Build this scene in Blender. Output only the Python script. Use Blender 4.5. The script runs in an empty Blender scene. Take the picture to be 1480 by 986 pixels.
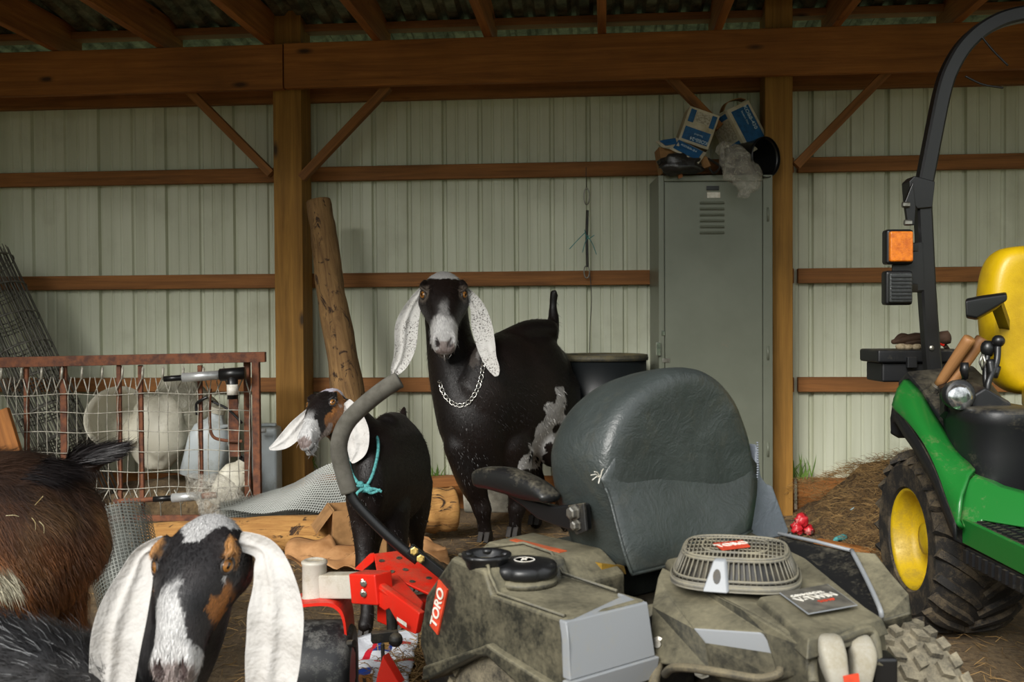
import bpy, bmesh, math, random
from mathutils import Vector, Matrix, noise
random.seed(7)
C = bpy.context.scene.collection
SC = bpy.context.scene
V = Vector
# ---------------------------------------------------------------- camera
F = 1480.0
CAM = V((0, 0, 1.0))
PITCH = math.radians(1.08); ROLL = 0.006
_f = V((0, math.cos(PITCH), -math.sin(PITCH)))
_r0 = V((1, 0, 0)); _u0 = _r0.cross(_f)
_r = _r0*math.cos(ROLL) - _u0*math.sin(ROLL)
_u = _r.cross(_f)
cd = bpy.data.cameras.new('camera'); cam = bpy.data.objects.new('camera', cd); C.objects.link(cam)
cd.sensor_width = 36; cd.lens = 36; cd.clip_start = .02
cam.matrix_world = Matrix(((_r.x, _u.x, -_f.x, CAM.x), (_r.y, _u.y, -_f.y, CAM.y), (_r.z, _u.z, -_f.z, CAM.z), (0, 0, 0, 1)))
cd.dof.use_dof = True; cd.dof.focus_distance = 3.6; cd.dof.aperture_fstop = 7
SC.camera = cam
# ---------------------------------------------------------------- light
wd = bpy.data.worlds.new('overcast_sky'); SC.world = wd; wd.use_nodes = True
bg = wd.node_tree.nodes['Background']; nt = wd.node_tree
_tc = nt.nodes.new('ShaderNodeTexCoord'); _sx = nt.nodes.new('ShaderNodeSeparateXYZ'); _cr = nt.nodes.new('ShaderNodeValToRGB')
nt.links.new(_tc.outputs['Generated'], _sx.inputs[0]); nt.links.new(_sx.outputs[2], _cr.inputs[0]); nt.links.new(_cr.outputs[0], bg.inputs[0])
_e = _cr.color_ramp.elements; _e[0].position = 0; _e[0].color = (.10, .13, .07, 1); _e[1].position = .75; _e[1].color = (.98, 1.02, 1.06, 1)
for _p, _c in ((.05, (.16, .20, .12, 1)), (.13, (.86, .90, .88, 1))): _x = _e.new(_p); _x.color = _c     # tree line under an overcast sky
bg.inputs[1].default_value = 0.78
SUN = bpy.data.lights.new('sun', 'SUN'); SUN.energy = 2.3; SUN.angle = math.radians(24); SUN.color = (1, .97, .92)
so = bpy.data.objects.new('sun', SUN); C.objects.link(so)
so.rotation_euler = V((0.5, 1, -.66)).to_track_quat('-Z', 'Y').to_euler()
SC.view_settings.view_transform = 'Standard'; SC.view_settings.look = 'None'
SC.view_settings.exposure = 0.9; SC.view_settings.gamma = 1; SC.view_settings.use_curve_mapping = False
# ---------------------------------------------------------------- measuring helpers
def ray(px, py):
    return _r*((px-740)/F) + _u*((493-py)/F) + _f
def P(px, py, Y):                       # point seen at pixel, at distance Y into the barn
    d = ray(px, py); return CAM + d*(Y/d.y)
def PZ(px, py, z):                      # point seen at pixel, at height z
    d = ray(px, py); return CAM + d*((z-CAM.z)/d.z)
WM = -0.089; WY = 5.58
WE = V((1, WM, 0)).normalized(); WN = V((WM, -1, 0)).normalized()   # along the wall, and out of it
def PW(px, py, off=0):                  # point on a plane parallel to the back wall
    d = ray(px, py); p0 = V((0, WY, 0)) + WN*off
    return CAM + d*((p0-CAM).dot(WN)/d.dot(WN))
def W(u, z, off=0): return V((0, WY, 0)) + WE*u + WN*off + V((0, 0, z))
# ---------------------------------------------------------------- mesh builder
def cr(pts, n=6):                       # catmull-rom through tuples of any length
    pts = [tuple(p) for p in pts]; out = []
    for i in range(len(pts)-1):
        p0 = pts[max(i-1, 0)]; p1 = pts[i]; p2 = pts[i+1]; p3 = pts[min(i+2, len(pts)-1)]
        for k in range(n):
            t = k/n; t2 = t*t; t3 = t2*t
            out.append(tuple(.5*(2*b+(c-a)*t+(2*a-5*b+4*c-d)*t2+(-a+3*b-3*c+d)*t3) for a, b, c, d in zip(p0, p1, p2, p3)))
    out.append(pts[-1]); return out
class MB:
    def __init__(s): s.v = []; s.f = []; s.uv = {}; s.mi = {}; s.cur = 0
    def face(s, idx, uv=None):
        if uv: s.uv[len(s.f)] = uv
        if s.cur: s.mi[len(s.f)] = s.cur
        s.f.append(tuple(idx))
    def mat(s, i): s.cur = i; return s
    def add(s, verts, faces):
        o = len(s.v); s.v += [V(p) for p in verts]
        for f in faces: s.face([o+i for i in f])
        return s
    def beam(s, p0, p1, w, h, up=V((0, 0, 1))):      # timber: w across, h along up; uv follows the grain
        p0 = V(p0); p1 = V(p1); d = (p1-p0); L = d.length; d.normalize()
        a = d.cross(up).normalized(); b = a.cross(d).normalized()
        o = len(s.v); r = random.random()*9
        for p in (p0, p1):
            for x, y in ((-1, -1), (1, -1), (1, 1), (-1, 1)): s.v.append(p+a*(x*w/2)+b*(y*h/2))
        per = [0, w, w+h, 2*w+h, 2*w+2*h]
        for k in range(4):
            k2 = (k+1) % 4
            s.face((o+k, o+k2, o+4+k2, o+4+k), [(r, per[k]+r), (r, per[k+1]+r), (r+L, per[k+1]+r), (r+L, per[k]+r)])
        s.face((o+3, o+2, o+1, o), [(r, r+h), (r+w*.2, r+h), (r+w*.2, r), (r, r)])
        s.face((o+4, o+5, o+6, o+7), [(r, r), (r+w*.2, r), (r+w*.2, r+h), (r, r+h)])
        return s
    def box(s, c, sx, sy, sz, ax=V((1, 0, 0)), ay=V((0, 1, 0)), az=V((0, 0, 1))):
        c = V(c); o = len(s.v)
        for z in (-1, 1):
            for x, y in ((-1, -1), (1, -1), (1, 1), (-1, 1)): s.v.append(c+ax*(x*sx/2)+ay*(y*sy/2)+az*(z*sz/2))
        for f in ((0, 3, 2, 1), (4, 5, 6, 7), (0, 1, 5, 4), (1, 2, 6, 5), (2, 3, 7, 6), (3, 0, 4, 7)): s.face([o+i for i in f])
        return s
    def prism(s, poly, off):            # polygon (3-D points) extruded by a vector
        n = len(poly); o = len(s.v); off = V(off)
        s.v += [V(p) for p in poly] + [V(p)+off for p in poly]
        s.face([o+i for i in range(n)][::-1]); s.face([o+n+i for i in range(n)])
        for i in range(n): j = (i+1) % n; s.face((o+i, o+j, o+n+j, o+n+i))
        return s
    def rings(s, rings, cap=True, closed=True, uvs=None):
        o = len(s.v); n = len(rings[0]); m = len(rings)
        for r in rings: s.v += [V(p) for p in r]
        lens = [0]
        for i in range(1, m): lens.append(lens[-1]+(V(rings[i][0])-V(rings[i-1][0])).length)
        rr = random.random()*5
        per = max(1e-6, sum((V(rings[m//2][k])-V(rings[m//2][(k+1) % n])).length for k in range(n)))
        for i in range(m-1):
            for k in range(n if closed else n-1):
                k2 = (k+1) % n
                s.face((o+i*n+k, o+i*n+k2, o+(i+1)*n+k2, o+(i+1)*n+k),
                       [(rr+lens[i], rr+per*k/n), (rr+lens[i], rr+per*(k+1)/n), (rr+lens[i+1], rr+per*(k+1)/n), (rr+lens[i+1], rr+per*k/n)])
        if cap and closed:
            s.face([o+k for k in range(n)][::-1]); s.face([o+(m-1)*n+k for k in range(n)])
        return s
    def tube(s, pts, r, n=8, cap=True, ell=1.0, up=None, closed=False):
        pts = [V(p) for p in pts]; m = len(pts)
        if not hasattr(r, '__len__'): r = [r]*m
        rings = []; t = (pts[1]-pts[0]).normalized()
        a = up.copy() if up else (V((0, 0, 1)) if abs(t.z) < .9 else V((1, 0, 0)))
        a = (a - t*a.dot(t)).normalized()
        for i, p in enumerate(pts):
            if closed: t2 = (pts[(i+1) % m]-pts[i-1])
            else: t2 = (pts[min(i+1, m-1)]-pts[max(i-1, 0)])
            if t2.length > 1e-9: t = t2.normalized()
            a = (a - t*a.dot(t)).normalized(); b = t.cross(a)
            rings.append([p + a*(math.cos(6.28318*k/n)*r[i]) + b*(math.sin(6.28318*k/n)*r[i]*ell) for k in range(n)])
        if closed: rings.append(rings[0]); cap = False
        return s.rings(rings, cap)
    def cyl(s, p0, p1, r0, r1=None, n=16): return s.tube([p0, p1], [r0, r0 if r1 is None else r1], n)
    def lathe(s, c, axis, prof, n=24, cap=True):   # prof: (radius, along)
        c = V(c); axis = V(axis).normalized(); a = V((0, 0, 1)) if abs(axis.z) < .9 else V((1, 0, 0))
        a = (a-axis*a.dot(axis)).normalized(); b = axis.cross(a)
        return s.rings([[c+axis*h+a*(math.cos(6.28318*k/n)*r)+b*(math.sin(6.28318*k/n)*r) for k in range(n)] for r, h in prof], cap)
    def ball(s, c, r, n=12, sc=(1, 1, 1)):
        c = V(c); rings = []
        for i in range(1, n):
            th = math.pi*i/n
            rings.append([c+V((r*sc[0]*math.sin(th)*math.cos(6.28318*k/(2*n)), r*sc[1]*math.sin(th)*math.sin(6.28318*k/(2*n)), -r*sc[2]*math.cos(th))) for k in range(2*n)])
        return s.rings(rings)
    def build(s, name, mats, parent=None, smooth=False, bevel=0, bseg=2, sub=0, solid=0, norm=True, auto=None):
        if not isinstance(mats, (list, tuple)): mats = [mats]
        if parent is not None: org = wloc(parent)
        else:
            xs = [p.x for p in s.v]; ys = [p.y for p in s.v]; zs = [p.z for p in s.v]
            org = V(((min(xs)+max(xs))/2, (min(ys)+max(ys))/2, min(zs)))
        me = bpy.data.meshes.new(name); me.from_pydata([p-org for p in s.v], [], s.f)
        for m in mats: me.materials.append(m)
        for i, k in s.mi.items(): me.polygons[i].material_index = k
        uvl = me.uv_layers.new(name='UVMap')
        for i, uv in s.uv.items():
            for li, t in zip(me.polygons[i].loop_indices, uv): uvl.data[li].uv = t
        if norm:
            b = bmesh.new(); b.from_mesh(me); bmesh.ops.recalc_face_normals(b, faces=b.faces); b.to_mesh(me); b.free()
        o = bpy.data.objects.new(name, me); C.objects.link(o); o.location = org if parent is None else (0, 0, 0)
        if parent is not None: o.parent = parent
        if solid:
            md = o.modifiers.new('s', 'SOLIDIFY'); md.thickness = solid; md.offset = 0
        if bevel:
            md = o.modifiers.new('b', 'BEVEL'); md.width = bevel; md.segments = bseg; md.limit_method = 'ANGLE'; md.angle_limit = math.radians(28)
            md.use_clamp_overlap = True
        if sub:
            md = o.modifiers.new('u', 'SUBSURF'); md.levels = sub; md.render_levels = sub
        if smooth or sub:
            for p in me.polygons: p.use_smooth = True
        elif bevel or auto:
            for p in me.polygons: p.use_smooth = True
            md = o.modifiers.new('w', 'WEIGHTED_NORMAL') if not auto else None
            if auto: me.set_sharp_from_angle(angle=math.radians(auto))
        return o
def wloc(o):
    l = V((0, 0, 0))
    while o is not None: l = l + o.location; o = o.parent
    return l
def tag(o, label=None, cat=None, group=None, kind=None):
    if label: o['label'] = label
    if cat: o['category'] = cat
    if group: o['group'] = group
    if kind: o['kind'] = kind
    return o
def thing(name, loc, label, cat, group=None):
    o = bpy.data.objects.new(name, None); C.objects.link(o); o.location = loc; o.empty_display_size = .1
    return tag(o, label, cat, group)
def text(name, s, org, xdir, ydir, size, m, parent, depth=.0006, shear=0, bold=0):
    cu = bpy.data.curves.new(name, 'FONT'); cu.body = s; cu.size = 1; cu.extrude = depth/size; cu.align_x = 'CENTER'; cu.align_y = 'CENTER'; cu.shear = shear; cu.offset = bold
    t = bpy.data.objects.new(name, cu); C.objects.link(t)
    dg = bpy.context.evaluated_depsgraph_get(); me = bpy.data.meshes.new_from_object(t.evaluated_get(dg)); bpy.data.objects.remove(t)
    x = V(xdir); y = V(ydir); n = x.cross(y).normalized(); po = wloc(parent)
    for v in me.vertices: v.co = V(org) + x*v.co.x*size + y*v.co.y*size + n*v.co.z*size - po
    me.materials.clear(); me.materials.append(m)
    o = bpy.data.objects.new(name, me); C.objects.link(o); o.parent = parent
    return o
# ---------------------------------------------------------------- materials
def srgb(c):
    if isinstance(c, str): c = [int(c[i:i+2], 16)/255 for i in (0, 2, 4)]
    return tuple(x/12.92 if x <= .04045 else ((x+.055)/1.055)**2.4 for x in c) + (1,)
class NT:
    def __init__(s, name):
        s.m = bpy.data.materials.new(name); s.m.use_nodes = True; s.t = s.m.node_tree; s.b = s.t.nodes['Principled BSDF']
    def n(s, k, **kw):
        o = s.t.nodes.new('ShaderNode'+k)
        for a, b in kw.items(): setattr(o, a, b)
        return o
    def l(s, a, b): s.t.links.new(a, b)
    def coord(s, kind='Object', scale=(1, 1, 1)):
        c = s.n('TexCoord'); m = s.n('Mapping'); m.inputs['Scale'].default_value = scale; s.l(c.outputs[kind], m.inputs[0]); return m.outputs[0]
    def noise(s, co, scale, detail=5, rough=.6, dist=0):
        o = s.n('TexNoise'); o.inputs['Scale'].default_value = scale; o.inputs['Detail'].default_value = detail
        o.inputs['Roughness'].default_value = rough; o.inputs['Distortion'].default_value = dist; s.l(co, o.inputs['Vector']); return o.outputs[0]
    def ramp(s, fac, a, b, c0=(0, 0, 0, 1), c1=(1, 1, 1, 1)):
        o = s.n('ValToRGB'); e = o.color_ramp.elements; e[0].position = a; e[1].position = b; e[0].color = c0; e[1].color = c1; s.l(fac, o.inputs[0]); return o.outputs[0]
    def mix(s, fac, a, b, mode='MIX'):
        o = s.n('Mix', data_type='RGBA', blend_type=mode)
        for i, v in ((0, fac), (6, a), (7, b)):
            if hasattr(v, 'links'): s.l(v, o.inputs[i])
            else: o.inputs[i].default_value = v
        return o.outputs[2]
    def math(s, op, a, b=0):
        o = s.n('Math', operation=op)
        for i, v in ((0, a), (1, b)):
            if hasattr(v, 'links'): s.l(v, o.inputs[i])
            else: o.inputs[i].default_value = v
        return o.outputs[0]
    def bump(s, h, d=.01, st=.5, nrm=None):
        o = s.n('Bump'); o.inputs['Distance'].default_value = d; o.inputs['Strength'].default_value = st; s.l(h, o.inputs['Height'])
        if nrm: s.l(nrm, o.inputs['Normal'])
        s.l(o.outputs[0], s.b.inputs['Normal']); return o.outputs[0]
    def set(s, **k):
        for a, v in k.items():
            i = s.b.inputs[{'col': 'Base Color', 'rough': 'Roughness', 'metal': 'Metallic', 'spec': 'Specular IOR Level', 'alpha': 'Alpha', 'trans': 'Transmission Weight', 'sheen': 'Sheen Weight', 'coat': 'Coat Weight'}[a]]
            if hasattr(v, 'links'): s.l(v, i)
            else: i.default_value = v
        return s.m
def pm(name, c1, c2=None, scale=8, rough=.6, metal=0, bump=0, bs=60, a=.4, b=.65, **kw):
    t = NT(name); c1 = srgb(c1); c2 = srgb(c2) if c2 else tuple(x*.7 for x in c1[:3])+(1,)
    co = t.coord(); t.set(col=t.mix(t.ramp(t.noise(co, scale), a, b), c1, c2), rough=rough, metal=metal, **kw)
    if bump: t.bump(t.noise(co, bs, 4), bump, .6)
    return t.m
def wood(name, light, dark, knot='1a0d05', rough=.75, fine=60, dirt=None, knots=True):
    t = NT(name); uv = t.coord('UV', (1, 1, 1)); g = t.coord('UV', (1.3, 26, 1))
    n1 = t.noise(g, 1, 6, .65, .6); n2 = t.noise(t.coord('UV', (4, fine*2, 1)), 1, 3)
    c = t.mix(t.ramp(n1, .35, .68), srgb(light), srgb(dark)); c = t.mix(t.math('MULTIPLY', t.ramp(n2, .45, .7), .45), c, srgb(dark))
    if knots:
        vo = t.n('TexVoronoi'); vo.inputs['Scale'].default_value = 1; t.l(t.coord('UV', (2.6, 7.5, 1)), vo.inputs['Vector'])
        k = t.ramp(vo.outputs['Distance'], .05, .15, (1, 1, 1, 1), (0, 0, 0, 1)); k = t.math('MULTIPLY', k, t.ramp(t.noise(uv, 2.2), .44, .5))
        c = t.mix(t.math('MULTIPLY', k, .9), c, srgb(knot))
    big = t.ramp(t.noise(uv, 1.6, 4), .4, .75); c = t.mix(t.math('MULTIPLY', big, .5), c, srgb(dirt or dark))
    t.set(col=c, rough=rough); t.bump(n1, .003, .5); return t.m
def dusty(name, base, dust='8a8068', amt=.5, rough=.5, sc=7, topw=.35, bump=.0006, metal=0):
    t = NT(name); co = t.coord(); n1 = t.noise(co, sc, 8, .7); n2 = t.noise(co, sc*14, 6, .75)
    g = t.n('NewGeometry'); sx = t.n('SeparateXYZ'); t.l(g.outputs['True Normal'], sx.inputs[0])
    f = t.math('ADD', t.math('MULTIPLY', n1, .75), t.math('MULTIPLY', n2, .35)); f = t.math('ADD', f, t.math('MULTIPLY', sx.outputs[2], topw*.5))
    f = t.ramp(f, .72-amt*.5, 1.0-amt*.35)
    t.set(col=t.mix(f, srgb(base), srgb(dust)), rough=t.math('ADD', t.math('MULTIPLY', f, .9-rough), rough), metal=metal)
    if bump: t.bump(n2, bump, .5)
    return t.m
def vcol(name, rough=.55, fur=True, sc=90, spec=.3):     # coat colours come from the mesh, strands from noise
    t = NT(name); a = t.n('VertexColor', layer_name='coat'); co = t.coord()
    n = t.noise(co, sc, 5, .7, .5); n3 = t.noise(t.coord('Object', (1, 1, .25)), sc*2.2, 4, .7)
    c = t.mix(t.ramp(n3, .3, .75), t.mix(.55, a.outputs[0], (0, 0, 0, 1), 'MIX'), a.outputs[0]) if fur else a.outputs[0]
    t.set(col=c, rough=t.ramp(n, .3, .7, (rough-.12,)*3+(1,), (rough+.18,)*3+(1,)), spec=spec)
    if fur: t.bump(t.math('ADD', n, n3), .004, .35)
    return t.m
# ================================================================ setting
M = {}
M['timber'] = wood('timber', 'b27232', '804c1a', dirt='623a14')
M['timber_post'] = wood('timber_post', 'a4762f', '7a5416', dirt='604412')
M['girt'] = wood('girt_wood', 'a56c36', '70461c', dirt='5c3a18')
def wall_paint():
    t = NT('painted_steel'); co = t.coord('Object', (1, 1, 1)); st = t.coord('Object', (9, 9, .5))
    n = t.noise(st, 1.2, 5, .6); d = t.noise(co, 60, 5, .8)
    c = t.mix(t.ramp(n, .35, .75), srgb('cdd0ba'), srgb('b6b9a0')); c = t.mix(t.math('MULTIPLY', t.ramp(d, .7, .74), .7), c, srgb('5a553f'))
    c = t.mix(t.math('MULTIPLY', t.ramp(t.noise(co, 3, 6), .55, .8), .45), c, srgb('8d8a70'))
    return t.set(col=c, rough=.45)
M['steel_wall'] = wall_paint()
def struct(o): o['kind'] = 'structure'; return o
def ribbed(u0, u1, z0, z1, place, name, m):
    prof = []; u = u0; k = 0
    while u < u1:
        g = .012 if k % 2 else .02
        prof += [(u, 0), (u+.008, g), (u+.022, g), (u+.030, 0), (u+.075, 0), (u+.080, .004), (u+.088, .004), (u+.093, 0), (u+.130, 0), (u+.135, .004), (u+.143, .004), (u+.148, 0)]
        u += .196; k += 1
    b = MB(); b.v = [place(a, z0, -o) for a, o in prof]+[place(a, z1, -o) for a, o in prof]; n = len(prof)
    for i in range(n-1): b.face((i, i+1, n+i+1, n+i))
    return struct(b.build(name, m, solid=.002, norm=False))
ribbed(-4.3, 3.9, 0.02, 2.4, lambda u, z, o: W(u, z, o), 'wall_back', M['steel_wall'])
ribbed(2.2, 5.9, 0.02, 2.75, lambda u, z, o: V((-4.0+o, u, z)), 'wall_left', M['steel_wall'])  # both side walls are out of view, added to keep side light out
ribbed(2.2, 5.3, 0.02, 2.75, lambda u, z, o: V((3.75-o, u, z)), 'wall_right', M['steel_wall'])
def ground():
    t = NT('dirt'); co = t.coord(); a = t.noise(co, 2.5, 7, .65); b_ = t.noise(co, 45, 7, .75); e = t.noise(t.coord('Object', (90, 14, 20)), 1, 5, .7, 2)
    c = t.mix(t.ramp(a, .35, .7), srgb('5e4e3b'), srgb('8a7454')); c = t.mix(t.ramp(b_, .45, .7), c, srgb('463827')); c = t.mix(t.math('MULTIPLY', t.ramp(e, .56, .64), .5), c, srgb('a88a5c'))
    t.set(col=c, rough=.95); t.bump(t.math('ADD', b_, t.math('MULTIPLY', a, 2)), .02, .7); return t.m
M['dirt'] = ground()
b = MB(); NX, NY = 90, 90
for j in range(NY+1):
    for i in range(NX+1):
        x = -6+12*i/NX; y = -4+10.4*j/NY
        b.v.append(V((x, y, .02*noise.noise(V((x*1.7, y*1.7, 0)))+.008*noise.noise(V((x*7, y*7, 3)))-.012)))
for j in range(NY):
    for i in range(NX): k = j*(NX+1)+i; b.face((k, k+1, k+NX+2, k+NX+1))
struct(b.build('floor', M['dirt'], smooth=True, norm=False))
tn = [0]
def trim(b_, m, bev=.004):
    tn[0] += 1; return struct(b_.build('trim_%d' % tn[0], m, bevel=bev))
def hbeam(px0, py0, px1, py1, off, w, h):                      # horizontal timber parallel to the wall, measured on its centre line
    p0 = PW(px0, py0, off); p1 = PW(px1, py1, off); z = (p0.z+p1.z)/2; p0.z = p1.z = z
    return MB().beam(p0, p1, w, h)
# girts on the wall, three rows in bays between the posts, and the skirt board
for py, h in ((247, .078), (403, .078), (556, .078)):
    z = PW(740, py, .02).z
    for u0, u1 in ((-4.2, -1.19), (-1.15, 1.5), (1.52, 3.8)):
        trim(MB().beam(W(u0, z, .022), W(u1, z, .022), .04, h), M['girt'])
zs = PW(700, 690, .02).z
for u0, u1 in ((-4.2, -1.19), (-1.15, 1.5), (1.52, 3.8)): trim(MB().beam(W(u0, zs-.1, .022), W(u1, zs-.1, .022), .04, .22), M['timber'])
# header beams
p = PW(200, 101, .26); zb = PW(740, 88, .26).z
uu = (PW(411, 100, .26)-V((0, WY, 0))).dot(WE)
trim(MB().beam(W(-4.2, zb, .26), W(uu-.003, zb, .26), .045, .235), M['timber'])
trim(MB().beam(W(uu+.003, zb+.004, .26), W(3.8, zb+.004, .26), .045, .235), M['timber'])
zb2 = PW(740, 124, .05).z
trim(MB().beam(W(-4.2, zb2, .03), W(3.8, zb2, .03), .05, .12), M['girt'])
# posts
def post(pxl, pxr, py, off, w, d, ztop):
    a = PW(pxl, py, off); c = PW(pxr, py, off); u0 = (a-V((0, WY, 0))).dot(WE); u1 = (c-V((0, WY, 0))).dot(WE)
    return MB().beam(W((u0+u1)/2, -.05, off-d/2), W((u0+u1)/2, ztop, off-d/2), u1-u0, d, WN)
trim(post(397, 438, 420, .225, 0, .18, 2.9), M['timber_post'])
trim(post(1106, 1146, 320, .225, 0, .18, 2.9), M['timber_post'])
# diagonal braces
for (x0, y0, x1, y1) in ((272, 130, 393, 252), (562, 125, 436, 258), (965, 108, 1040, 185), (1286, 100, 1150, 240)):
    trim(MB().beam(PW(x0, y0, .2), PW(x1, y1, .2), .045, .055, WN), M['girt'])
# rafters, purlins, roof
zr = zb+.235/2+.004
for i, u in enumerate([-3.6+.585*k for k in range(13)]):
    trim(MB().beam(W(u, zr+.09, .02), W(u, zr+.09, 3.4), .045, .18), M['timber'])
SL = .16                                   # the roof rises towards the open front
for k in range(7):
    d = .1+.52*k; trim(MB().beam(W(-4.2, zr+.10+SL*d, d), W(3.8, zr+.10+SL*d, d), .09, .04), M['girt'])
t = NT('roof_steel'); co = t.coord('Object', (1, 1, 1)); n_ = t.noise(co, 9, 5, .7)
t.set(col=t.mix(t.ramp(n_, .4, .65), srgb('4a4a3c'), srgb('8a8a74')), rough=.5, metal=.3); M['roof_steel'] = t.m
b = MB(); prof = []
u = -4.4
while u < 4.2:
    prof += [(u, 0), (u+.02, .025), (u+.045, .025), (u+.065, 0)]; u += .115
n = len(prof); zt = zr+.125
b.v = [W(a, zt+o-SL*.3, -.3) for a, o in prof]+[W(a, zt+o+SL*3.6, 3.6) for a, o in prof]
for i in range(n-1): b.face((i, i+1, n+i+1, n+i))
struct(b.build('ceiling', M['roof_steel'], norm=False, solid=.002))
trim(MB().beam(W(-4.2, zr+.25, 3.45), W(3.8, zr+.25, 3.45), .045, .3), M['timber'])  # unseen front header, added to cut the light high on the wall
# ================================================================ goats
def ell(c, a, b, ra, rb, n=20, pw=1.0):
    out = []
    for k in range(n):
        th = 6.28318*k/n; ct = math.cos(th); st = math.sin(th)
        out.append(c+a*(ra*math.copysign(abs(ct)**pw, ct))+b*(rb*math.copysign(abs(st)**pw, st)))
    return out
KR = [1.0]
def loftv(mb, secs, hint, sub=4, n=20, pw=1.0):        # secs: (point, ra, rb); ra is measured along the hint direction
    pts = cr([(s[0].x, s[0].y, s[0].z, s[1], s[2]) for s in secs], sub); hint = V(hint); pts = [q[:3]+(q[3]*KR[0], q[4]*KR[0]) for q in pts]; rings = []
    for i, p in enumerate(pts):
        a_ = V(pts[max(i-1, 0)][:3]); b_ = V(pts[min(i+1, len(pts)-1)][:3]); t = (b_-a_).normalized()
        a = (hint - t*hint.dot(t)).normalized(); b = t.cross(a)
        rings.append(ell(V(p[:3]), a, b, max(p[3], .004), max(p[4], .004), n, pw))
    # round the ends
    for e, q in ((0, 1), (-1, -2)):
        c = V(pts[e][:3]); d = (c-V(pts[q][:3])).normalized(); base = rings[e]; ra = min(pts[e][3], pts[e][4])
        ex = [[c+(p-c)*math.cos(g)+d*(ra*math.sin(g)) for p in base] for g in (.5, 1.0, 1.4)]
        rings = (ex[::-1]+rings) if e == 0 else (rings+ex)
    return mb.rings(rings)
def flesh(mb, voxel, it=4, fac=.5):
    me = bpy.data.meshes.new('t'); me.from_pydata(mb.v, [], mb.f)
    b = bmesh.new(); b.from_mesh(me); bmesh.ops.recalc_face_normals(b, faces=b.faces); b.to_mesh(me); b.free()
    o = bpy.data.objects.new('t', me); C.objects.link(o)
    r = o.modifiers.new('r', 'REMESH'); r.mode = 'VOXEL'; r.voxel_size = voxel; r.use_smooth_shade = True
    s = o.modifiers.new('s', 'SMOOTH'); s.iterations = it; s.factor = fac
    dg = bpy.context.evaluated_depsgraph_get(); out = bpy.data.meshes.new_from_object(o.evaluated_get(dg)); bpy.data.objects.remove(o)
    return out
class Head:
    def __init__(s, poll, nose, roll=0, wk=1.0, hk=1.0):
        s.o = V(poll); d = V(nose)-s.o; s.L = d.length; s.f = d.normalized(); lat = V((0, 0, 1)).cross(s.f).normalized()
        s.lat = Matrix.Rotation(roll, 3, s.f) @ lat; s.up = s.f.cross(s.lat).normalized(); s.wk = wk; s.hk = hk
    def w(s, x, y, z): return s.o+(s.f*x+s.lat*(y*s.wk)+s.up*(z*s.hk))*s.L
    def inv(s, p): d = V(p)-s.o; return V((d.dot(s.f)/s.L, d.dot(s.lat)/s.L/s.wk, d.dot(s.up)/s.L/s.hk))
    PROF = [(-.10, .10, .04, -.22), (0, .165, .11, -.30), (.10, .205, .155, -.36), (.22, .225, .185, -.39), (.33, .225, .20, -.37), (.45, .195, .205, -.33),
            (.58, .155, .19, -.28), (.70, .124, .155, -.245), (.82, .116, .10, -.235), (.92, .112, .03, -.22), (1.0, .088, -.04, -.20), (1.03, .05, -.08, -.16)]
    def add(s, mb):
        rings = []
        for x, hw, t, b in cr(s.PROF, 3):
            c = (t+b)/2; r = []
            for k in range(28):
                th = 6.28318*k/28; cy = math.cos(th); sz = math.sin(th)
                wdt = hw*(1-.28*max(0, -sz))*(1-.10*max(0, sz))
                r.append(s.w(x, wdt*math.copysign(abs(cy)**.85, cy), c+(t-b)/2*math.copysign(abs(sz)**.9, sz)))
            rings.append(r)
        mb.rings(rings)
        for sg in (1, -1):
            q = lambda x, y, z: s.w(x, sg*y, z)
            loftv(mb, [(q(.14, .16, .13), .02*s.L, .02*s.L), (q(.22, .185, .14), .036*s.L, .03*s.L), (q(.28, .195, .145), .030*s.L, .024*s.L), (q(.33, .17, .165), .015*s.L, .015*s.L)], s.up, 3, 10)   # brow
            loftv(mb, [(q(.24, .19, -.02), .02*s.L, .02*s.L), (q(.34, .205, -.03), .028*s.L, .026*s.L), (q(.44, .185, -.01), .02*s.L, .02*s.L)], s.up, 3, 10)     # lower lid
            loftv(mb, [(q(.05, .15, -.2), .05*s.L, .04*s.L), (q(.2, .17, -.22), .10*s.L, .05*s.L), (q(.36, .14, -.2), .05*s.L, .04*s.L)], s.up, 3, 10)             # cheek
            loftv(mb, [(q(.86, .07, .03), .03*s.L, .03*s.L), (q(.95, .085, -.035), .035*s.L, .03*s.L), (q(.99, .055, -.08), .02*s.L, .02*s.L)], s.up, 3, 10)     # nostril wing
        loftv(mb, [(s.w(.80, 0, -.22), .07*s.L, .03*s.L), (s.w(.92, 0, -.25), .065*s.L, .035*s.L), (s.w(.99, 0, -.235), .045*s.L, .025*s.L)], s.lat, 3, 12)       # chin
    def sculpt(s, me):
        for v in me.vertices:
            h = s.inv(v.co)
            if h.x < .2 or h.x > 1.15 or abs(h.y) > .35 or h.z < -.5: continue
            d = 0
            e = math.hypot((h.x-.335)/.05, (h.z-.095)/.04)           # eye socket
            if abs(h.y) > .12 and e < 1: d -= .02*(1-e*e)
            if h.x > .84:
                n = math.hypot((abs(h.y)-.058+.2*(h.x-.95))/.022, (h.z+.025)/.05)    # nostril
                if n < 1 and h.z > -.12: d -= .04*(1-n*n)
            m = abs(h.z+.165+.10*(h.x-.95)) 
            if h.x > .66 and m < .016: d -= .014*(1-m/.016)             # mouth
            if d: v.co = v.co + (v.co-s.w(h.x, 0, -.08)).normalized()*(d*s.L)
def relax(me, cond, it=20):
    b = bmesh.new(); b.from_mesh(me); vs = [v for v in b.verts if cond(v.co)]
    for _ in range(it): bmesh.ops.smooth_vert(b, verts=vs, factor=.5, use_axis_x=True, use_axis_y=True, use_axis_z=True)
    b.to_mesh(me); b.free()
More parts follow.
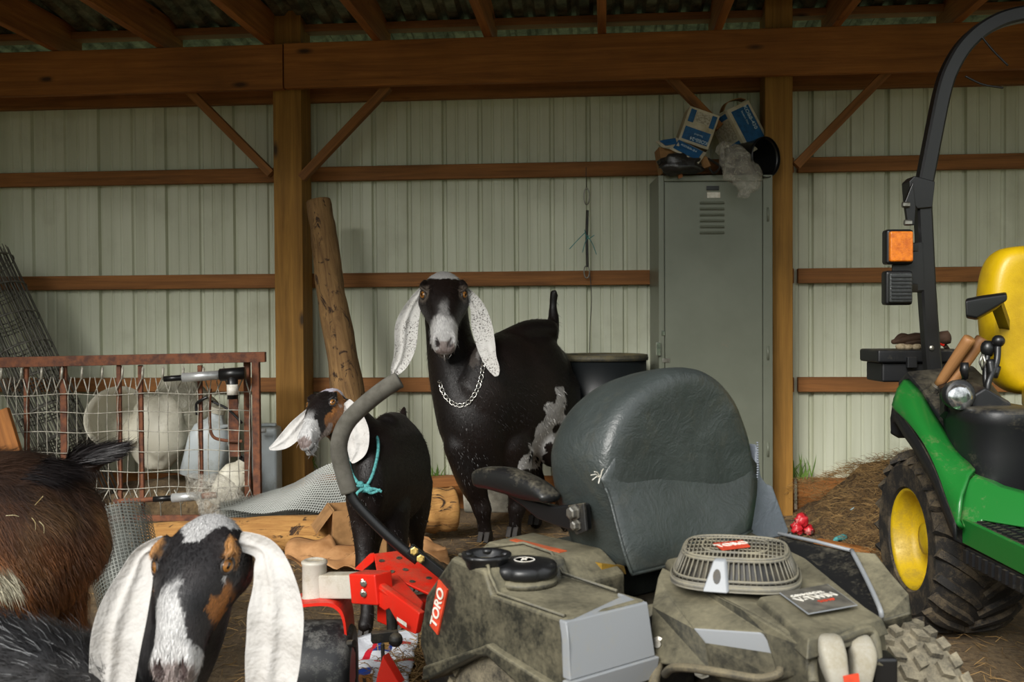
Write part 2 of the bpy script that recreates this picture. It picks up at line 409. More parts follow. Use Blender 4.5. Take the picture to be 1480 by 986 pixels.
def coat(me, fn):
    a = me.color_attributes.new('coat', 'FLOAT_COLOR', 'POINT')
    for v in me.vertices: a.data[v.index].color = fn(v.co, v.normal)
def mk_obj(name, me, mats, parent):
    org = wloc(parent)
    for v in me.vertices: v.co = v.co-org
    me.materials.clear()
    for m in mats: me.materials.append(m)
    for p in me.polygons: p.use_smooth = True
    o = bpy.data.objects.new(name, me); C.objects.link(o); o.parent = parent; return o
def fur(name, me, fn, n, ln, flow, parent, m, wd=.0012, lift=.35, seed=1, where=None, jit=.25):
    rng = random.Random(seed); org = wloc(parent); vs = []; fs = []; cs = []
    me.calc_loop_triangles(); tris = [t for t in me.loop_triangles]
    if where: tris = [t for t in tris if where(sum((me.vertices[i].co for i in t.vertices), V((0, 0, 0)))/3+org)]
    cum = []; a = 0
    for t in tris: a += t.area; cum.append(a)
    import bisect
    for i in range(n):
        t = tris[min(len(tris)-1, bisect.bisect(cum, rng.random()*a))]; p0, p1, p2 = (me.vertices[j].co for j in t.vertices)
        u = rng.random(); v = rng.random()
        if u+v > 1: u, v = 1-u, 1-v
        p = p0+(p1-p0)*u+(p2-p0)*v; nr = t.normal; fl = flow(p+org); fl = (fl-nr*fl.dot(nr))
        j = V((rng.uniform(-1, 1), rng.uniform(-1, 1), rng.uniform(-1, 1)))*jit
        cl = noise.noise_vector((p+org)*9)*.5
        d = (fl.normalized() + nr*lift + j + cl).normalized(); L = ln*rng.uniform(.6, 1.25)
        sd = d.cross(nr+j*.5)
        if sd.length < 1e-4: continue
        sd = sd.normalized()*wd; mid = p+d*(L*.5)+nr*(L*.06); tip = p+d*L+fl.normalized()*(L*.25)
        o = len(vs); vs += [p-sd-nr*.002, p+sd-nr*.002, mid+sd*.8, mid-sd*.8, tip]; fs += [(o, o+1, o+2, o+3), (o+3, o+2, o+4)]
        c = fn(p+org, nr); k = rng.uniform(.55, 1.5); c = (c[0]*k, c[1]*k, c[2]*k, 1); cs += [c]*5
    mf = bpy.data.meshes.new(name); mf.from_pydata(vs, [], fs); mf.materials.append(m)
    at = mf.color_attributes.new('coat', 'FLOAT_COLOR', 'POINT')
    for i, c in enumerate(cs): at.data[i].color = c
    o = bpy.data.objects.new(name, mf); C.objects.link(o); o.parent = parent; return o
def ear(path, normal, parent, m, cup=.35, label=None, th=.0045):
    b = MB(); pts = cr(path, 4); rings = []
    nn = V(normal)
    for i, p in enumerate(pts):
        c = V(p[:3]); t = (V(pts[min(i+1, len(pts)-1)][:3])-V(pts[max(i-1, 0)][:3])).normalized()
        n_ = (nn-t*nn.dot(t)).normalized(); w = t.cross(n_); hw = max(p[3], .004); r = []
        K = 12; fo = lambda q: .28*hw*math.exp(-((q-.15)/.16)**2)
        for k in range(K+1): q = -1+2*k/K; r.append(c+w*(hw*q)+n_*(cup*hw*(q*q-.4)+fo(q)+.008*math.sin(i*.9+q*2)*hw*8))
        for k in range(K+1): q = 1-2*k/K; r.append(c+w*(hw*q*.97)+n_*(cup*hw*(q*q-.4)+fo(q)+.008*math.sin(i*.9+q*2)*hw*8-th*(1.3-q*q)))
        rings.append(r)
    b.rings(rings); o = b.build('ear', m, parent, smooth=True, sub=1)
    if label: o['label'] = label
    return o
def pxp(l): out = []; [out.append((*P(x, y, Y), hw)) for x, y, Y, hw in l]; return out
def eyes(h, parent, lab=None):
    for sg in (1, -1):
        c = h.w(.335, sg*.162, .080); d = (h.lat*sg*.66+h.f*.38+h.up*.60).normalized(); r = .055*h.L
        a = (h.f-d*h.f.dot(d)).normalized(); q = d.cross(a); b = MB()
        rings = []; N = 64
        for i in range(1, 47):
            th = math.pi*i/47; rings.append([c+d*(r*math.cos(th))+a*(r*math.sin(th)*math.cos(6.28318*k/N))+q*(r*math.sin(th)*math.sin(6.28318*k/N)) for k in range(N)])
        b.rings(rings)
        for i, f in list(enumerate(b.f)):
            cc = sum((b.v[j] for j in f), V((0, 0, 0)))/len(f)-c; dd = cc.normalized().dot(d)
            x = cc.dot(a)/r; y = cc.dot(q)/r
            b.mi[i] = 2 if (dd > .5 and abs(x) < .40 and abs(y) < .15) else (1 if dd > .70 else 0)
        e = b.build('eye', [M['eye_rim'], M['iris'], M['pupil']], parent, smooth=True, norm=False)
        b = MB(); b.tube([c+d*(r*.56)+a*(r*.94*math.cos(6.28318*k/20))+q*(r*.62*math.sin(6.28318*k/20)+ (0)) for k in range(20)], r*.24, 8, closed=True)
        b.build('eyelid', M['eyelid'], parent, smooth=True)
def hoof(mb, p, d, r):
    p = V(p); d = V(d).normalized(); s = V((-d.y, d.x, 0))
    for sg in (1, -1):
        c = p+s*(sg*r*.06)
        mb.prism([c+d*(r*1.5)+V((0, 0, 0)), c-d*(r*.8), c-d*(r*.6)+V((0, 0, r*1.1)), c+d*(r*.65)+V((0, 0, r*1.25))], s*(r*.72*sg))
M['eyelid'] = pm('eyelid', '17110e', '2a201a', 60, rough=.5); M['eye_rim'] = pm('eye_rim', '1a1410', '0c0806', rough=.25); M['iris'] = pm('iris', '8a5c2a', '5c3a16', 90, rough=.12); M['pupil'] = pm('pupil', '040404', rough=.1)
M['coat'] = vcol('goat_coat', rough=.42); M['strand'] = vcol('goat_hair', rough=.45, fur=False, spec=.4)
M['hoof'] = pm('hoof', '2a231c', '15110d', 30, rough=.6)
def speck(name, base, spot, lo=.6, hi=.64, sc=130, spread=.5):
    t = NT(name); co = t.coord(); s_ = t.ramp(t.noise(co, sc, 3, .6), lo, hi); big = t.ramp(t.noise(co, 9, 2), spread-.08, spread+.08)
    c = t.mix(t.math('MULTIPLY', s_, big), srgb(base), srgb(spot)); c = t.mix(t.math('MULTIPLY', t.ramp(t.noise(co, 18, 5), .45, .75), .35), c, srgb('a9a49b'))
    t.set(col=c, rough=.85, spec=.15); t.bump(t.math('ADD', t.noise(co, sc*1.5, 4), t.math('MULTIPLY', t.noise(co, 22, 3), 5)), .004, .5); return t.m
M['ear_speckled'] = speck('speckled_ear', 'c8c6c2', '3a3430', .54, .62, 150, .44)
M['ear_white'] = speck('white_ear', 'bcb9b5', '857d72', .62, .7, 70, .6)
BLACK = (.0055, .0045, .0045, 1); WHITE = (.52, .51, .50, 1); TAN = (.33, .13, .035, 1); PINK = (.17, .115, .10, 1); DARK = (.012, .010, .010, 1); BROWNK = (.013, .0075, .006, 1)
def mixc(a, b, t): t = max(0, min(1, t)); return tuple(x*(1-t)+y*t for x, y in zip(a, b))
def sst(a, b, x): t = max(0, min(1, (x-a)/(b-a))); return t*t*(3-2*t)
def nz(p, s, o=0): return noise.noise(V((p.x*s+o, p.y*s+o*2.1, p.z*s-o)))
def patch(h, pts, r):     # soft union of ellipsoids in head coordinates
    return max((1-math.sqrt(((h.x-x)/(a*r))**2+((abs(h.y)-y)/(b*r))**2)) for x, y, a, b in pts)

def drape(body, root, px, off):
    out = []; o = wloc(root)
    for x, y in px:
        d = ray(x, y).normalized(); hit, loc, nr, _ = body.ray_cast(CAM-o, d)
        if hit: out.append(loc+o+nr*off)
    return out
def collar_loop(body, root, c, axis, up, n, off, R=.35):
    axis = V(axis).normalized(); a = V(up); a = (a-axis*a.dot(axis)).normalized(); q = axis.cross(a); out = []; o = wloc(root)
    for k in range(n):
        th = 6.28318*k/n; d = a*math.cos(th)+q*math.sin(th); hit, loc, nr, _ = body.ray_cast(c-o+d*R, -d, distance=R)
        r = (loc-(c-o)).length if hit else .1
        out.append((r, d))
    rs = [max(out[(k+j) % n][0] for j in (-1, 0, 1)) for k in range(n)]
    rs = [(rs[k-1]+rs[k]*2+rs[(k+1) % n])/4 for k in range(n)]
    return [c+out[k][1]*(rs[k]+off) for k in range(n)]
# ---- the standing black doe
def make_doe():
    hd = Head(P(641, 404, 4.68), P(642, 497, 4.40), roll=0, wk=1.28, hk=.95)
    root = thing('goat', P(740, 783, 4.75)*1, 'tall black goat with long speckled white ears, standing and facing the camera behind the mower', 'goat', None)
    root.location.z = 0
    b = MB(); lat = V((.85, -.52, 0))
    hd.add(b)
    # neck, trunk
    loftv(b, [(P(643, 430, 4.72), .10, .11), (P(648, 480, 4.73), .105, .125), (P(657, 525, 4.69), .125, .15), (P(670, 570, 4.63), .145, .17), (P(684, 612, 4.60), .16, .17), (P(694, 655, 4.62), .13, .14)], (1, -.1, 0), 4)
    loftv(b, [(P(698, 600, 4.60), .14, .25), (P(722, 580, 4.68), .16, .305), (P(745, 575, 4.77), .175, .30),
              (P(765, 563, 4.86), .185, .275), (P(782, 548, 4.93), .165, .235), (P(793, 545, 4.98), .12, .17)], lat, 4, 24)
    loftv(b, [(P(705, 505, 4.66), .05, .05), (P(735, 488, 4.74), .05, .045), (P(765, 477, 4.84), .06, .05), (P(790, 476, 4.93), .07, .05)], lat, 4)   # withers and back line
    # tail
    loftv(b, [(P(794, 486, 4.95), .05, .045), (P(800, 462, 4.99), .032, .03), (P(799, 440, 5.01), .022, .022), (P(801, 424, 5.0), .028, .02), (P(804, 421, 4.99), .012, .012)], lat, 4, 12)
    feet = []
    def leg(pts, hint=lat): loftv(b, [(P(x, y, Y), ra, rb) for x, y, Y, ra, rb in pts], hint, 4, 14)
    leg([(672, 640, 4.56, .09, .12), (682, 690, 4.57, .068, .085), (692, 722, 4.60, .045, .052), (697, 737, 4.60, .046, .05), (699, 752, 4.61, .033, .036), (701, 768, 4.62, .034, .038), (702, 779, 4.62, .036, .042)])
    leg([(742, 640, 4.66, .085, .12), (748, 690, 4.70, .062, .085), (748, 722, 4.72, .044, .05), (747, 736, 4.72, .046, .05), (745, 752, 4.72, .032, .036), (744, 768, 4.73, .034, .038), (743, 774, 4.73, .036, .042)])
    leg([(800, 565, 4.93, .12, .17), (812, 620, 4.93, .085, .13), (813, 655, 4.92, .05, .075), (826, 690, 5.02, .036, .045), (822, 725, 4.99, .03, .034), (820, 752, 4.97, .034, .038), (819, 760, 4.96, .036, .04)])
    leg([(770, 575, 4.98, .10, .16), (770, 640, 4.99, .07, .11), (770, 675, 4.98, .045, .06), (779, 700, 5.06, .034, .04), (776, 728, 5.03, .03, .034), (775, 748, 5.02, .034, .038), (774, 755, 5.01, .036, .04)])
    loftv(b, [(P(785, 640, 4.80), .07, .06), (P(798, 660, 4.85), .06, .055)], lat, 3)   # udder
    me = flesh(b, .0085, 4)
    relax(me, lambda p: hd.inv(p).z < -.45 or hd.inv(p).x < -.12 or abs(hd.inv(p).y) > .32, 14)
    hd.sculpt(me)
    fl = V((P(805, 560, 4.85)))
    def col(p, n):
        h = hd.inv(p); j = .035*nz(p, 30)+.02*nz(p, 90, 3)
        c = mixc(BLACK, BROWNK, .5+nz(p, 5))
        # silver ticking on the neck
        if -.15 < h.x < 1.15 and abs(h.y) < .30 and h.z > -.62:
            x, y, z = h.x+j, abs(h.y+j*.6), h.z
            if z > -.45:
                w = 0
                if x < .16 and y < .17-.8*max(0, x-.02) and z > -.1: w = 1              # white star on the poll
                w = max(w, sst(.70, .79, x-.35*y+.05)*(1 if z > -.30 and h.x < 1.07 else 0))             # white muzzle
                w = max(w, .40*sst(.45, .62, x)*(1-sst(.02, .05, y))*(z > .05))         # grey blaze above it
                g = sst(.0, .03, .035-abs(math.hypot((h.x-.335)/1.3, h.z-.095)-.062))*(abs(h.y) > .13)*.30
                c = mixc(c, WHITE, w); c = mixc(c, (.35, .28, .22, 1), g)
                
                if x > .91 and z > -.14 and z < .0 and y < .07: c = mixc(c, PINK, .8*sst(.91, .95, x))
                nn = math.hypot((abs(h.y)-.058+.2*(h.x-.95))/.02, (h.z+.025)/.045)
                if h.x > .84 and nn < 1 and z > -.12: c = (.02, .012, .012, 1)
                if h.x > .66 and abs(h.z+.165+.10*(h.x-.95)) < .012: c = (.03, .02, .02, 1)
                if .70 < x < 1.05 and -.34 < z < -.19: c = mixc(c, (.09, .075, .065, 1), .7)
        q = CAMPX(p)
        # white flank patch running down to the belly
        if q and p.y < 5.0:
            px, py = q; px += 14*nz(p, 16); t_ = (py-560)/118.0
            if 0 < t_ < 1 and n.y < .25:
                cx = 806-t_*34+6*math.sin(t_*5); wd_ = (4+13*math.sin(min(1, t_)*2.4))*(1+.5*nz(p, 25, 5))
                if abs(px-cx) < wd_: c = WHITE if nz(p, 12, 9) < .32 else c
        return c
    coat(me, col)
    body = mk_obj('body', me, [M['coat']], root)
    fur('coat_hair', body.data, col, 5200, .026, lambda p: V((.35, .45, -.8)), root, M['strand'], .0011, .12, 3, jit=.15)
    ear([(*hd.w(.20, -.17, .04), .02)]+pxp([(599, 440, 4.585, .034), (588, 470, 4.55, .052), (586, 497, 4.54, .050), (581, 519, 4.54, .040), (573, 534, 4.53, .028), (568, 543, 4.53, .009)]), (.15, -1, 0), root, M['ear_speckled'])
    ear([(*hd.w(.20, .17, .04), .02)]+pxp([(689, 441, 4.585, .032), (697, 472, 4.55, .048), (703, 498, 4.50, .044), (708, 518, 4.44, .034), (715, 534, 4.40, .025), (718, 544, 4.39, .009)]), (-.15, -1, 0), root, M['ear_speckled'])
    eyes(hd, root)
    hb = MB()
    for x, y, Y in ((702, 783, 4.61), (743, 777, 4.72), (819, 766, 4.95), (774, 760, 5.0)):
        p = P(x, y, Y); p.z = .012; hb.__init__(); hoof(hb, p, (-.3, -1, 0), .036); hb.build('hoof', M['hoof'], root, bevel=.004)
    # chain collar
    lp = drape(body, root, [(637, 552), (641, 566), (650, 579), (662, 586), (674, 584), (685, 572), (693, 554), (698, 532), (700, 515)], .006)
    lp += [P(697, 503, 4.80), P(680, 495, 4.87), P(655, 500, 4.87), P(640, 522, 4.80)]
    lp = [V(p) for p in cr([tuple(p) for p in lp+[lp[0]]], 14)]
    cb = MB(); n = 0; acc = 0; step = .019
    for i in range(1, len(lp)):
        acc += (lp[i]-lp[i-1]).length
        if acc > step:
            acc = 0; n += 1; t = (lp[i]-lp[i-1]).normalized(); s = t.cross(V((0, -1, .2))).normalized(); o_ = t.cross(s)
            if n % 2: s, o_ = (s*.75+o_*.6).normalized(), s
            cb.tube([lp[i]+t*(math.cos(6.28*k/10)*.0145)+s*(math.sin(6.28*k/10)*.0085) for k in range(10)], .0022, 5, closed=True)
    cb.build('collar', M['chain'], root, smooth=True)['label'] = 'thin silver chain collar'
    return root
def CAMPX(p):
    d = V(p)-CAM; z = d.dot(_f)
    if z <= 0: return None
    return (740+F*d.dot(_r)/z, 493-F*d.dot(_u)/z)
M['chain'] = pm('bright_chain', 'd8d6d0', 'a8a6a0', 40, rough=.25, metal=.9)

# ---- the kid with the rope collar
def make_kid():
    PG = globals()['P']
    hd = Head(P(481, 571, 3.28), P(437, 636, 3.07), roll=.12, wk=.95, hk=.95)
    root = thing('goat', P(560, 900, 3.35)*1, 'small black goat kid with brown cheek and teal rope collar, head turned left', 'goat'); root.location.z = 0
    b = MB(); lat = V((.93, -.35, 0)); hd.add(b)
    loftv(b, [(P(487, 603, 3.30), .07, .07), (P(506, 618, 3.33), .072, .08), (P(524, 645, 3.34), .078, .095), (P(538, 680, 3.34), .085, .11)], (.8, -.6, 0), 4)
    loftv(b, [(P(535, 700, 3.22), .06, .12), (P(540, 695, 3.28), .085, .15), (P(548, 685, 3.36), .105, .17), (P(560, 680, 3.50), .125, .19), (P(568, 680, 3.64), .135, .195), (P(573, 672, 3.77), .12, .17), (P(576, 668, 3.86), .08, .11)], lat, 4, 24)
    loftv(b, [(P(560, 612, 3.42), .04, .035), (P(572, 612, 3.6), .05, .04), (P(578, 622, 3.8), .05, .04)], lat, 3)
    loftv(b, [(P(578, 618, 3.82), .03, .025), (P(582, 600, 3.88), .02, .018), (P(584, 590, 3.9), .012, .012)], lat, 3, 10)
    def leg(pts): loftv(b, [(P(x, y, Y), ra, rb) for x, y, Y, ra, rb in pts], lat, 4, 14)
    leg([(524, 720, 3.30, .052, .075), (526, 765, 3.28, .038, .045), (527, 800, 3.26, .030, .033), (528, 822, 3.25, .032, .034), (529, 850, 3.24, .021, .023), (531, 885, 3.22, .022, .024), (528, 905, 3.20, .024, .028)])
    leg([(570, 735, 3.34, .05, .075), (574, 775, 3.34, .036, .042), (576, 805, 3.34, .029, .031), (576, 822, 3.33, .031, .032), (577, 850, 3.33, .020, .022), (578, 880, 3.32, .022, .024), (577, 893, 3.31, .024, .028)])
    leg([(596, 700, 3.74, .07, .11), (600, 745, 3.74, .05, .07), (602, 775, 3.78, .028, .036), (603, 800, 3.80, .022, .025), (603, 830, 3.78, .022, .024), (602, 842, 3.77, .024, .026)])
    leg([(545, 700, 3.78, .07, .11), (543, 755, 3.78, .048, .065), (540, 785, 3.82, .028, .034), (537, 812, 3.83, .022, .025), (534, 840, 3.80, .022, .024), (532, 846, 3.79, .024, .026)])
    me = flesh(b, .0065, 3); relax(me, lambda p: (hd.inv(p).z < -.45 or hd.inv(p).x < -.12 or hd.inv(p).x > 1.2) and p.z > .35, 14); hd.sculpt(me)
    def col(p, n):
        h = hd.inv(p); j = .04*nz(p, 35)+.02*nz(p, 100, 3); c = mixc(BLACK, BROWNK, .5+nz(p, 5))
        if -.15 < h.x < 1.15 and abs(h.y) < .45 and h.z > -.5:
            x, y, z = h.x+j, abs(h.y+j), h.z+j
            if x < .13 and y < .16 and z > -.1: c = (.62, .58, .66, 1)
            if z < .04-.15*(x-.4) and .05 < x < .62 and y > .08: c = TAN if z > -.36 else mixc(TAN, BLACK, .6)
            if .2 < x < .3 and z > -.06 and z < .12 and y > .1: c = mixc(c, WHITE, .5*(nz(p, 120) > 0))
            if x > .72+.3*max(0, -.05-z)*(y > .1) and h.z > -.31 and h.x < 1.08: c = WHITE
            if x > .5 and y < .04+.2*(x-.5) and z > .0 and x < .75 : c = mixc(c, WHITE, .6*sst(.56, .72, x))
            if z < -.12 and x > .5 and x < .80: c = mixc(TAN, WHITE, .6)
            if x > .95 and z > -.11 and y < .085: c = mixc(c, PINK, .9)
            if h.x > .66 and abs(h.z+.165+.10*(h.x-.95)) < .012: c = (.03, .02, .02, 1)
        return c
    coat(me, col); body = mk_obj('body', me, [M['coat']], root)
    fur('coat_hair', body.data, col, 4000, .018, lambda p: V((.2, .6, -.7)), root, M['strand'], .0009, .12, 4, jit=.15)
    ear(pxp([(452, 592, 3.22, .014), (441, 604, 3.18, .020), (428, 621, 3.15, .028), (414, 636, 3.13, .026), (400, 645, 3.12, .016), (389, 649, 3.11, .005)]), (.25, -1, .5), root, M['ear_white'], .25)
    ear(pxp([(499, 581, 3.24, .018), (509, 601, 3.21, .036), (516, 627, 3.19, .044), (517, 648, 3.18, .038), (511, 663, 3.175, .018), (507, 668, 3.175, .006)]), (-.25, -1, .1), root, M['ear_white'], .3)
    eyes(hd, root)
    hb = MB()
    for x, y, Y in ((528, 925, 3.20), (577, 907, 3.31), (602, 855, 3.77), (532, 852, 3.79)):
        p = P(x, y, Y); p.z = .010; hb.__init__(); hoof(hb, p, (-.2, -1, 0), .024); hb.build('hoof', M['hoof'], root, bevel=.003)
    rb = MB(); lp = drape(body, root, [(505, 664), (510, 682), (518, 697), (527, 704), (535, 694), (541, 676), (545, 655), (545, 636)], .005)
    lp += [P(538, 615, 3.44), P(520, 603, 3.44), P(500, 612, 3.38), P(494, 640, 3.30)]
    fr = min(lp[:8], key=lambda p: p.z); lp = [V(p) for p in cr([tuple(p) for p in lp+[lp[0]]], 6)][:-1]; rb.tube(lp, .0055, 6, closed=True)
    def KP(x, y, Y): return P(x, y, fr.y-.012+(Y-3.14))
    k0 = KP(527, 706, 3.14)
    rb.ball(k0, .017, 6, (1.2, .8, .9)); rb.ball(KP(521, 700, 3.14), .011, 5); rb.ball(KP(533, 709, 3.13), .011, 5, (1.4, 1, .8))
    for q in ([(527, 706), (517, 712), (514, 722)], [(527, 706), (541, 707), (552, 711)], [(527, 706), (536, 713), (550, 708)], [(525, 703), (516, 703), (513, 708)]):
        rb.tube(cr([tuple(KP(x, y, 3.13-.004*i)) for i, (x, y) in enumerate(q)], 5), .0048, 6)
    rb.build('collar', M['rope'], root, smooth=True)['label'] = 'teal rope collar with a knot'
    return root
M['rope'] = pm('teal_rope', '4f9a98', '2e6668', 120, rough=.8, bump=.003, bs=200)

# ---- the goat closest to the camera
def make_near():
    hd = Head(P(303, 765, 1.86), P(243, 972, 1.66), roll=.05, wk=1.30, hk=1.0)
    root = thing('goat', V((-.95, 1.72, 0)), 'black, white and tan goat face with long white ears, closest to the camera', 'goat')
    b = MB(); hd.add(b)
    loftv(b, [(P(282, 850, 1.92), .075, .08), (P(262, 930, 1.95), .075, .09), (P(222, 1000, 1.98), .08, .10), (P(150, 1040, 1.96), .10, .13)], (1, 0, .3), 4)
    by = (0, 1, 0)
    loftv(b, [(P(160, 1060, 1.94), .09, .12), (P(100, 1040, 1.88), .13, .155), (P(20, 1035, 1.78), .145, .165), (P(-120, 1040, 1.72), .155, .17), (P(-250, 1035, 1.68), .15, .16), (P(-330, 1030, 1.66), .11, .12)], by, 4, 24)
    loftv(b, [(P(-325, 990, 1.66), .03, .03), (P(-370, 950, 1.66), .02, .02)], by, 3, 10)
    for X, Y in ((-.62, 1.78), (-.64, 1.92), (-1.08, 1.62), (-1.10, 1.78)):
        loftv(b, [(V((X, Y, .26)), .055, .07), (V((X+.01, Y, .17)), .030, .034), (V((X, Y, .14)), .032, .034), (V((X, Y, .08)), .02, .022), (V((X, Y, .03)), .024, .026)], (0, 1, 0), 4, 12)
    me = flesh(b, .0052, 5); hd.sculpt(me)
    def col(p, n):
        h = hd.inv(p); j = .035*nz(p, 22)+.02*nz(p, 60, 3)
        c = mixc((.018, .018, .02, 1), (.055, .052, .052, 1), .5+nz(p, 14))
        qq = CAMPX(p)
        if -.2 < h.x < 1.15 and abs(h.y) < .34 and h.z > -.45 and qq and qq[0] > 188:
            c = mixc((.012, .011, .012, 1), (.035, .03, .03, 1), .4+nz(p, 15))
            x, y, z = h.x+j, abs(h.y+j*.7), h.z
            if x < .23 and y < .118*(1-max(0, x+.02)/.27)+.02 and z > -.2: c = WHITE
            tn_ = 1-math.hypot((x-.24)/.10, (y-.19)/.055)
            if tn_ > 0 and z > .03: c = mixc(c, (.40, .19, .06, 1), min(1, tn_*3))
            if (h.y+j > .128+.25*max(0, .62-x) or h.y+j < -.175) and .40 < x < .88 and z < .16 and z > -.26: c = mixc(c, TAN, sst(.40, .48, x))
            if x > .46 and -.05-.42*(x-.44) < h.y+j < .0+.17*(x-.44) and z > -.12: c = mixc(c, WHITE, sst(.44, .62, x+.10*nz(p, 70)))
            if x > .82 and h.z > -.31 and h.x < 1.08: c = WHITE
            if y > .17 and .28 < h.x < .45 and abs(h.z-.115+.25*(h.x-.3)) < .022: c = mixc(c, WHITE, .8)
            if x > .91 and z > -.13 and z < .03: c = mixc(c, PINK, .8*sst(.91, .95, x))
            nn = math.hypot((abs(h.y)-.058+.2*(h.x-.95))/.022, (h.z+.025)/.05)
            if h.x > .84 and nn < 1 and z > -.12: c = (.05, .03, .028, 1)
        elif p.z < .3: c = mixc(c, BLACK, .5)
        return c
    coat(me, col); body = mk_obj('body', me, [M['coat']], root)
    fur('coat_hair', body.data, lambda p, n: mixc(col(p, n), (.5, .5, .5, 1), .5 if nz(p, 160) > .35 else 0), 9000, .036, lambda p: V((-1, .1, -.25)), root, M['strand'], .0009, .55, 6, where=lambda p: p.x < P(190, 960, 1.9).x and p.z > .25, jit=.3)
    fur('face_hair', body.data, col, 9000, .010, lambda p: (hd.o-hd.w(1, 0, 0))*-1, root, M['strand'], .0006, .15, 8, where=lambda p: hd.inv(p).x < 1.05 and hd.inv(p).x > -.1 and abs(hd.inv(p).y) < .3 and hd.inv(p).z > -.3, jit=.12)
    ear([(*hd.w(.13, -.18, .04), .018)]+pxp([(209, 803, 1.82, .02), (198, 832, 1.81, .030), (182, 876, 1.79, .041), (170, 922, 1.78, .044), (165, 968, 1.78, .040), (160, 1012, 1.78, .034), (157, 1040, 1.78, .012)]), (.2, -1, .1), root, M['ear_white'], .45)
    ear([(*hd.w(.12, .18, .04), .018)]+pxp([(380, 792, 1.82, .022), (393, 820, 1.80, .033), (400, 862, 1.78, .046), (400, 905, 1.77, .052), (397, 950, 1.77, .050), (391, 1000, 1.77, .044), (386, 1045, 1.77, .030), (384, 1065, 1.77, .008)]), (-.1, -1, .1), root, M['ear_white'], .35)
    eyes(hd, root)
    hb = MB()
    for X, Y in ((-.62, 1.76), (-.64, 1.90), (-1.08, 1.60), (-1.10, 1.76)): hb.__init__(); hoof(hb, (X, Y, .008), (1, 0, 0), .024); hb.build('hoof', M['hoof'], root, bevel=.003)
    c = P(140, 1010, 1.885); ax = (P(160, 1040, 1.86)-P(110, 1040, 1.83)).normalized(); rb = MB()
    a = V((0, 1, 0)); a = (a-ax*a.dot(ax)).normalized(); q = ax.cross(a); c = P(143, 1050, 1.93)
    rb.rings([[c+ax*(x)+a*(math.cos(6.28*k/28)*(.118+e))+q*(math.sin(6.28*k/28)*(.152+e)) for k in range(28)] for x, e in ((-.011, 0), (-.011, .005), (.011, .005), (.011, 0), (-.011, 0))], cap=False)
    rb.build('collar', M['webbing'], root, smooth=True)['label'] = 'worn grey-green webbing collar'
    return root
M['webbing'] = pm('webbing', '8b8a72', '5d5c4a', 60, rough=.9, bump=.002, bs=300)

